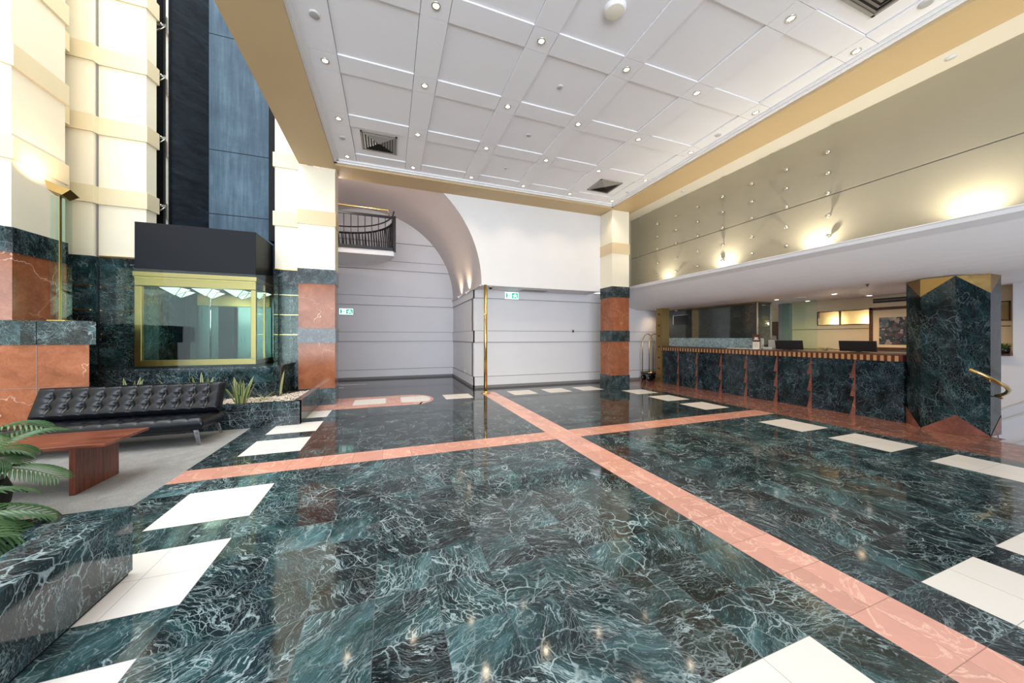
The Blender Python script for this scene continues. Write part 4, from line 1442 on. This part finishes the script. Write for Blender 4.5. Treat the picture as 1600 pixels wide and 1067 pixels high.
# guide rail
gr = thing('guide_rail', 'vertical steel lift guide rail in the dark gap of the shaft', 'rail', (-3.95, 8.12, 0))
part(MB().box(-3.905, -3.868, 8.08, 8.12, 0, 9.2, 'chrome'), 'rail', gr)
part(MB().box(-3.96, -3.91, 8.125, 8.16, 0, 9.2, 'black_metal'), 'backing', gr)
for z in (3.78, 5.05, 6.2, 7.15):
    m_ = MB().box(-4.05, -3.90, 8.10, 8.122, z, z + .05, 'pewter').tube([(-4.05, 8.11, z - .10), (-3.93, 8.11, z)], .012, 'pewter', 8).tube([(-3.98, 8.07, z + .03), (-3.98, 8.11, z + .03)], .02, 'chrome', 8)
    part(m_, 'bracket', gr)

# plinth under the lift and the glass screens round it
cu = MB()
cu.prism([(-4.35, 6.93), (-1.99, 6.93), (-1.85, 7.1), (-1.80, 7.91), (-2.14, 7.91), (-2.14, 7.6), (-4.35, 7.6)], 0, .835, 'verde_clad')
cu.prism([(-4.37, 6.90), (-1.98, 6.90), (-1.83, 7.08), (-1.78, 7.91), (-2.14, 7.91), (-2.14, 7.6), (-4.37, 7.6)], .835, .86, 'verde_clad')
tag(cu.build('lift_plinth'), 'low green marble plinth wall under the glass lift car', 'plinth')
gp = thing('glass_screen', 'tall clear glass screens with brass edges standing round the lift', 'glass screen', (-3, 6.98, .86))
part(MB().box(-4.16, -2.03, 6.97, 6.982, .862, 2.44, 'glass_clear'), 'pane', gp)
part(MB().prism([(-2.02, 6.97), (-2.012, 6.97), (-1.87, 7.13), (-1.878, 7.135)], .862, 2.44, 'glass_clear'), 'pane', gp)
part(MB().box(-1.878, -1.868, 7.14, 7.9, .862, 2.44, 'glass_clear'), 'pane', gp)
e_ = MB()
for x, y in ((-4.16, 6.97), (-1.873, 7.135)):
    e_.box(x - .006, x + .006, y - .006, y + .008, .862, 2.44, 'dark_paint')
part(e_, 'edge_seal', gp)

# brass lines on the marble
for z in (1.14, 1.72, 2.16):
    pass

# ------------------------------------------------------------------ left ledge block
lg = thing('marble_ledge', 'stepped red and green marble ledge block behind the sofa, carrying the glass lamp', 'ledge', (-5.5, 6.4, 0))
LP_ = [(-7.9, 5.99), (-3.60, 5.99), (-4.18, 6.87), (-4.44, 6.88), (-4.44, 6.13), (-4.6, 6.015), (-7.9, 6.015)]
LPi = [(-7.9, 6.00), (-3.67, 6.00), (-4.22, 6.86), (-4.44, 6.86), (-4.44, 6.13), (-4.6, 6.015), (-7.9, 6.015)]
part(MB().prism(LPi, 0, 1.265, 'red_granite').box(-4.152, -4.146, 5.996, 6.001, 0, 1.265, 'groove').box(-7.9, -3.67, 5.996, 6.001, .72, .725, 'groove'), 'red_block', lg)
part(MB().prism(LP_, 1.265, 1.56, 'verde_clad'), 'green_cap', lg)
part(MB().prism(offset_poly(LP_, -.02), 1.56, 1.572, 'verde_clad').box(-4.148, -4.144, 5.986, 5.991, 1.265, 1.56, 'dark_paint'), 'cap_edge', lg)

# glass lamp on the ledge
gl = thing('glass_floor_lamp', 'tall green glass fin lamp with tilted brass head on the marble ledge', 'lamp', (-4.14, 6.32, 1.572))
part(MB().box(-4.20, -4.19, 6.25, 6.41, 1.592, 3.24, 'glass_pale'), 'glass_fin', gl)
part(MB().box(-4.10, -4.09, 6.25, 6.41, 1.592, 3.24, 'glass_pale'), 'glass_fin', gl)
part(MB().box(-4.19, -4.10, 6.315, 6.33, 1.592, 3.24, 'glass_pale'), 'glass_fin', gl)
part(MB().box(-4.149, -4.143, 6.30, 6.335, 1.592, 3.26, 'brass_dull'), 'brass_core', gl)
part(MB().bbox(-4.23, -4.06, 6.24, 6.42, 1.5725, 1.59, 'brass', .003), 'base', gl)
tl = Matrix.Translation((-4.14, 6.30, 3.31)) @ Matrix.Rotation(math.radians(22), 4, 'Y') @ Matrix.Rotation(math.radians(-15), 4, 'X')
hd = MB()
A = [(-.13, -.09, .05), (.13, -.09, .05), (.13, .09, .05), (-.13, .09, .05)]
B = [(-.06, -.07, -.05), (.09, -.07, -.05), (.09, .07, -.05), (-.06, .07, -.05)]
hd.add([tl @ Vector(p) for p in A + B], [(4, 5, 6, 7)] + [(q, (q + 1) % 4, 4 + (q + 1) % 4, 4 + q) for q in range(4)], 'brass_dull')
part(hd, 'lamp_head', gl)
part(MB().add([tl @ Vector((a * .9, b * .9, .045)) for a, b, _ in A], [(0, 1, 2, 3)], 'lamp_warm'), 'lens', gl)
l = bpy.data.lights.new('ledge_floor_lamp', 'SPOT')
l.energy = 30
l.spot_size = math.radians(110)
l.spot_blend = 1
l.color = (1, .68, .42)
l.shadow_soft_size = .05
lo = bpy.data.objects.new('ledge_floor_lamp', l)
lo.location = (-4.16, 6.32, 3.40)
lo.rotation_euler = (PI, 0, 0)
lo.rotation_euler = (Vector((-0.6, .2, 1))).to_track_quat('-Z', 'Y').to_euler()
COL.objects.link(lo)

# ------------------------------------------------------------------ lift planter
pn = thing('planter', 'green marble planter bed with pebbles between the sofa and left column', 'planter', (-2.9, 6.6, 0))
pk = MB()
pk.box(-3.66, -1.31, 6.06, 6.16, 0, .365, 'verde_clad')
pk.prism([(-1.41, 6.16), (-1.31, 6.06), (-1.31, 7.60), (-1.41, 7.60)], 0, .365, 'verde_clad')
for z in (.13, .25):
    pk.box(-3.66, -1.308, 6.058, 6.062, z, z + .003, 'groove')
part(pk, 'walls', pn)
ph_ = MB().box(-3.66, -1.41, 6.16, 6.93, .24, .318, 'soil').box(-1.99, -1.41, 6.93, 7.6, .24, .318, 'soil')
part(ph_, 'soil', pn)
pb_ = MB()
ico = bmesh.new()
bmesh.ops.create_icosphere(ico, subdivisions=1, radius=1)
iv = [v.co.copy() for v in ico.verts]
ico.verts.index_update()
ifc = [[v.index for v in f.verts] for f in ico.faces]
ico.free()
for i in range(2600):
    if i < 1700:
        x, y = random.uniform(-2.5, -1.43), random.uniform(6.18, 7.55)
    else:
        x, y = random.uniform(-3.7, -2.4), random.uniform(6.18, 6.9)
    if y > 6.9 and x < -1.97 + (y - 6.9) * .8:
        continue
    if x > -1.64 and y > 7.58:
        continue
    s_ = random.uniform(.009, .02)
    r_ = random.uniform(0, PI)
    pb_.add([(x + s_ * (v.x * math.cos(r_) - v.y * math.sin(r_)), y + s_ * (v.x * math.sin(r_) + v.y * math.cos(r_)), .324 + random.uniform(0, .008) + s_ * .6 * v.z) for v in iv], ifc, 'pebble', True)
o = pb_.build('pebbles')
o['kind'] = 'stuff'
tag(o, 'pale pebbles spread over the soil of the marble planter', 'pebbles')


def blade(mb, base, ang, lean, L, wd, m, seg=7, droop=0.0, tw=0.0):
    """one sword leaf with a keel; uv.x runs across the leaf"""
    dirv = Vector((math.cos(ang), math.sin(ang), 0))
    p = Vector(base)
    el = PI / 2 - lean
    rows = []
    for i in range(seg + 1):
        t = i / seg
        d = dirv * math.cos(el) + Vector((0, 0, 1)) * math.sin(el)
        side = Vector((-dirv.y, dirv.x, 0))
        side = (side * math.cos(tw * t) + d.cross(side) * math.sin(tw * t))
        wv = wd * (math.sin(PI * min(1, .18 + .82 * t)) ** .6 if t < 1 else 0.02)
        nrm = d.cross(side)
        rows.append((p - side * wv, p - nrm * wv * .25, p + side * wv))
        p = p + d * (L / seg)
        el -= droop / seg
    vs = [v for r in rows for v in r]
    fs, uv = [], []
    for i in range(seg):
        for j in range(2):
            a = i * 3 + j
            fs.append((a, a + 1, a + 4, a + 3))
            u0, u1 = j * .5, (j + 1) * .5
            uv.append(((u0, i / seg), (u1, i / seg), (u1, (i + 1) / seg), (u0, (i + 1) / seg)))
    mb.add(vs, fs, m, True, uv)


def snake(x, y, h, n, label, rad=.06, sc=1.0):
    t = thing('snake_plant', label, 'snake plant', (x, y, .32), 'snake plants in the marble planter')
    for i in range(n):
        a = 2 * PI * i / n + random.uniform(-.3, .3)
        r = rad * random.uniform(.3, 1)
        m_ = MB()
        blade(m_, (x + r * math.cos(a), y + r * math.sin(a), .32), a, random.uniform(.08, .4), h * random.uniform(.7, 1.05), .023 * sc, 'leaf_snake', 8, random.uniform(-.1, .3), random.uniform(-1, 1))
        part(m_, 'leaf', t)


snake(-2.155, 6.30, .44, 12, 'yellow-edged snake plant right of the sofa in the pebbles', .07)
snake(-2.68, 6.45, .50, 10, 'yellow-edged snake plant showing over the right half of the sofa', .08)
snake(-3.50, 6.40, .46, 11, 'yellow-edged snake plant showing over the left end of the sofa', .07)
sl = thing('strap_leaf_plant', 'thin arching strap leaves rising behind the middle of the sofa', 'plant', (-3.0, 6.4, .32))
for a, le, L in ((PI, .75, .72), (0.1, .75, .68), (PI * .9, .1, .5), (2.6, 1.0, .5), (.4, .2, .42)):
    m_ = MB()
    blade(m_, (-3.02, 6.42, .32), a, le, L, .010, 'leaf_dry', 10, .9)
    part(m_, 'leaf', sl)
sp3 = thing('sprouting_plant', 'small upright leafy plant in the pebbles beside the left column', 'plant', (-1.80, 6.95, .32))
for a, le, L, wd in ((1.2, .12, .46, .022), (3.6, .9, .16, .014), (5.2, .9, .16, .014), (.3, 1.0, .15, .014)):
    m_ = MB()
    blade(m_, (-1.80, 6.95, .32), a, le, L, wd, 'leaf_dry', 7, .25)
    part(m_, 'leaf', sp3)
sp4 = thing('low_plant', 'low sprawling strappy plant in the pebbles behind the snake plant', 'plant', (-1.95, 6.55, .32))
for i in range(12):
    m_ = MB()
    blade(m_, (-1.93 + random.uniform(-.05, .05), 6.52 + random.uniform(-.05, .05), .32), random.uniform(0, 2 * PI), random.uniform(.6, 1.2), random.uniform(.12, .26), .008, 'leaf_dry', 6, .6)
    part(m_, 'leaf', sp4)

# ------------------------------------------------------------------ SOFA
sf = thing('sofa', 'black leather tufted sofa bed with chrome legs, against the marble planter', 'sofa', (-3.12, 5.65, 0))
SX0, SX1 = -4.07, -2.20


def tufted(w, d, t, nx, ny, amp, mat, name, flat=False):
    """padded slab in local coords (0..w, 0..d), top surface pillowed between button rows"""
    NX, NY = nx * 12, ny * 12
    def hgt(u, v):
        e = min(u, 1 - u) * w
        f = min(v, 1 - v) * d
        edge = min(1, e / .035) ** .5 * min(1, f / .035) ** .5 if e > 0 and f > 0 else 0
        a, b = u * nx, v * ny
        du = abs(a - round(a)) / nx * w
        dv_ = abs(b - round(b)) / ny * d
        crease = math.exp(-(du / .007) ** 2) * .35
        inner = round(b) not in (0, ny) and round(a) not in (0, nx)
        btn = math.exp(-((du * du + dv_ * dv_) / (.045 ** 2))) if inner else 0
        pil = (abs(math.sin(PI * a)) ** .6) * .5 + .5
        pv = 1 if ny == 1 else (.75 + .25 * abs(math.sin(PI * b)) ** .6)
        return t - .028 * (1 - edge) + amp * (pil * pv * edge - crease * edge - 1.25 * btn)
    top, vs, fs = [], [], []
    for j in range(NY + 1):
        for i in range(NX + 1):
            u, v = i / NX, j / NY
            vs.append((u * w, v * d, hgt(u, v)))
    for j in range(NY):
        for i in range(NX):
            a = j * (NX + 1) + i
            fs.append((a, a + 1, a + NX + 2, a + NX + 1))
    m_ = MB()
    m_.add([mat @ Vector(v) for v in vs], fs, 'leather', True)
    rim = [j for j in range(NX + 1)] + [(j + 1) * (NX + 1) - 1 for j in range(1, NY + 1)] + [NY * (NX + 1) + i for i in range(NX - 1, -1, -1)] + [j * (NX + 1) for j in range(NY - 1, 0, -1)]
    n = len(rim)
    up = [mat @ Vector(vs[r]) for r in rim]
    mid = [mat @ Vector((vs[r][0] + (-.012 if vs[r][0] == 0 else (.012 if abs(vs[r][0] - w) < 1e-6 else 0)), vs[r][1] + (-.012 if vs[r][1] == 0 else (.012 if abs(vs[r][1] - d) < 1e-6 else 0)), t * .55)) for r in rim]
    lo_ = [mat @ Vector((vs[r][0], vs[r][1], 0.0)) for r in rim]
    m_.add(up + mid + lo_, [(i, (i + 1) % n, n + (i + 1) % n, n + i) for i in range(n)] + [(n + i, n + (i + 1) % n, 2 * n + (i + 1) % n, 2 * n + i) for i in range(n)] + [tuple(range(2 * n, 3 * n))], 'leather', True)
    return m_


seatM = Matrix.Translation((SX0, 5.27, .205)) @ Matrix.Rotation(math.radians(-2), 4, 'X')
seat_o = part(tufted(SX1 - SX0, .60, .135, 12, 3, .016, seatM, 'seat'), 'seat', sf)
backM = Matrix.Translation((SX0 + .02, 5.80, .33)) @ Matrix.Rotation(math.radians(66), 4, 'X')
back_o = part(tufted(SX1 - SX0 - .02, .40, .10, 12, 3, .022, backM, 'backrest'), 'backrest', sf)
for mt_, wd_, dp_, hh_, par_ in ((backM, SX1 - SX0 - .02, .40, .102, back_o), (seatM, SX1 - SX0, .60, .132, seat_o)):
    bt = MB()
    for i in range(1, 12):
        for j in (1, 2):
            p = mt_ @ Vector((wd_ * i / 12, dp_ * j / 3, hh_))
            bm = bmesh.new()
            bmesh.ops.create_uvsphere(bm, u_segments=8, v_segments=6, radius=.008, matrix=Matrix.Translation(p))
            bt.bm(bm, 'leather', True)
    part(bt, 'buttons', par_)
part(MB().box(SX0 + .1, SX1 - .1, 5.35, 5.85, .17, .206, 'black_metal'), 'frame', sf)
for x, dx in ((SX1 - .10, .05), (SX0 + .10, -.05)):
    for y, dy in ((5.36, -.03), (5.88, .04)):
        m_ = MB()
        top_ = (x, y, .215)
        bot = (x + dx, y + dy, 0.0)
        w_ = .022
        vs = [(top_[0] - w_, top_[1] - .012, top_[2]), (top_[0] + w_, top_[1] - .012, top_[2]), (top_[0] + w_, top_[1] + .012, top_[2]), (top_[0] - w_, top_[1] + .012, top_[2]),
              (bot[0] - w_ * .7, bot[1] - .01, 0), (bot[0] + w_ * .7, bot[1] - .01, 0), (bot[0] + w_ * .7, bot[1] + .01, 0), (bot[0] - w_ * .7, bot[1] + .01, 0)]
        m_.add(vs, [(0, 1, 2, 3), (4, 5, 6, 7), (0, 1, 5, 4), (1, 2, 6, 5), (2, 3, 7, 6), (3, 0, 4, 7)], 'chrome')
        part(m_, 'leg', sf)

# ------------------------------------------------------------------ COFFEE TABLE
ct = thing('coffee_table', 'low reddish wood coffee table on two slab legs, on the grey carpet', 'coffee table', (-3.2, 4.25, 0))
part(MB().bbox(-4.05, -2.335, 3.98, 4.56, .402, .430, 'wood_red', .004), 'tabletop', ct)
part(MB().bbox(-2.575, -2.535, 4.0, 4.50, 0, .401, 'wood_red_upright', .003), 'leg', ct)
part(MB().bbox(-3.86, -3.82, 4.0, 4.50, 0, .401, 'wood_red_upright', .003), 'leg', ct)
part(MB().box(-3.82, -2.575, 4.23, 4.26, .33, .401, 'wood_red'), 'stretcher', ct)

# ------------------------------------------------------------------ FOREGROUND PLANTER
fp = thing('planter', 'large dark green marble planter in the left foreground', 'planter', (-2.5, 1, 0))
FX, FYB = -1.39, 2.57
pk = MB()
pk.box(-1.62, FX, -4.4, FYB, .02, .39, 'verde_ledge')
pk.box(-3.6, -1.62, FYB - .22, FYB, .02, .39, 'verde_ledge')
pk.box(-3.6, FX - .012, -4.4, FYB - .012, 0, .02, 'dark_paint')
part(pk, 'walls', fp)
part(MB().box(-3.6, -1.62, -4.4, FYB - .22, .05, .31, 'soil'), 'soil', fp)


def frond(mb, base, ang, el, L, m, leaf=.16, droop=1.2, n=22, wd=.021):
    d0 = Vector((math.cos(ang), math.sin(ang), 0))
    side0 = Vector((-d0.y, d0.x, 0))
    p = Vector(base)
    pts_, e = [p.copy()], el
    for i in range(n):
        d = d0 * math.cos(e) + Vector((0, 0, 1)) * math.sin(e)
        p = p + d * (L / n)
        pts_.append(p.copy())
        e -= droop / n
        t = (i + 1) / n
        if t > .22:
            ll = leaf * (math.sin(PI * min(.97, (t - .15) / .9)) ** .55)
            up_ = d.cross(side0) * -1
            if up_.z < 0:
                up_ = -up_
            for sg in (-1, 1):
                dr = (side0 * sg * .78 + d * .72 + up_ * .18).normalized()
                q0 = p
                q1 = q0 + dr * ll * .5
                q2 = q0 + dr * ll * .85 + Vector((0, 0, -1)) * ll * .18
                q3 = q0 + dr * ll + Vector((0, 0, -1)) * ll * .38
                wv = d * wd * .5
                k1 = Vector((0, 0, -wd * .35))
                mb.add([q0 - wv * .4, q0 + wv * .4, q1 + wv + k1, q1, q1 - wv + k1, q2 + wv * .7 + k1, q2, q2 - wv * .7 + k1, q3],
                       [(0, 3, 4), (0, 1, 3), (1, 2, 3), (4, 3, 6, 7), (3, 2, 5, 6), (7, 6, 8), (6, 5, 8)], m, True)
    mb.tube(pts_, [.006 * (1 - .75 * i / n) for i in range(n + 1)], m, 5)


def palm(x, y, z, fr, label, potr=None):
    t = thing('palm_plant', label, 'palm', (x, y, z))
    if potr:
        part(MB().lathe((x, y, z), [(.001, .001), (potr * .62, .001), (potr * .95, potr * .9), (potr, potr * 1.3), (potr * .86, potr * 1.75), (potr * .8, potr * 1.72), (potr * .75, potr * 1.6), (.001, potr * 1.6)], 'terracotta', 28), 'pot', t)
        z = z + potr * 1.6
    part(MB().tube([(x, y, z), (x + .01, y, z + .12)], [.03, .02], 'leaf_dry', 8), 'stem', t)
    for a, el, L, dr in fr:
        m_ = MB()
        frond(m_, (x, y, z + .08), math.radians(a), math.radians(el), L, 'leaf_palm', .17, dr)
        part(m_, 'frond', t)


palm(-2.72, 3.40, 0, [(-5, 92, .62, 2.0), (-40, 84, .60, 2.0), (25, 80, .36, 2.2), (-5, 70, .32, 2.0), (-70, 60, .42, 1.9), (-60, 40, .55, 1.2), (75, 55, .6, 1.3), (120, 50, .6, 1.3), (180, 50, .6, 1.2), (235, 50, .6, 1.2), (290, 30, .5, 1.4), (-8, 20, .55, .9)],
     'palm in a dark round pot on the carpet, arching in from the left edge', .21)
palm(-2.17, 2.26, .31, [(18, 30, .58, 1.3), (34, 42, .60, 1.5), (50, 30, .46, 1.1), (0, 45, .52, 1.4), (-8, 25, .5, 1.3), (-22, 40, .55, 1.4), (65, 55, .6, 1.6), (90, 45, .6, 1.6), (135, 50, .6, 1.5), (180, 50, .6, 1.2), (250, 50, .5, 1.2), (310, 30, .5, 1.4), (15, 22, .55, 1.1)],
     'palm drooping over the inner edge of the foreground marble planter')
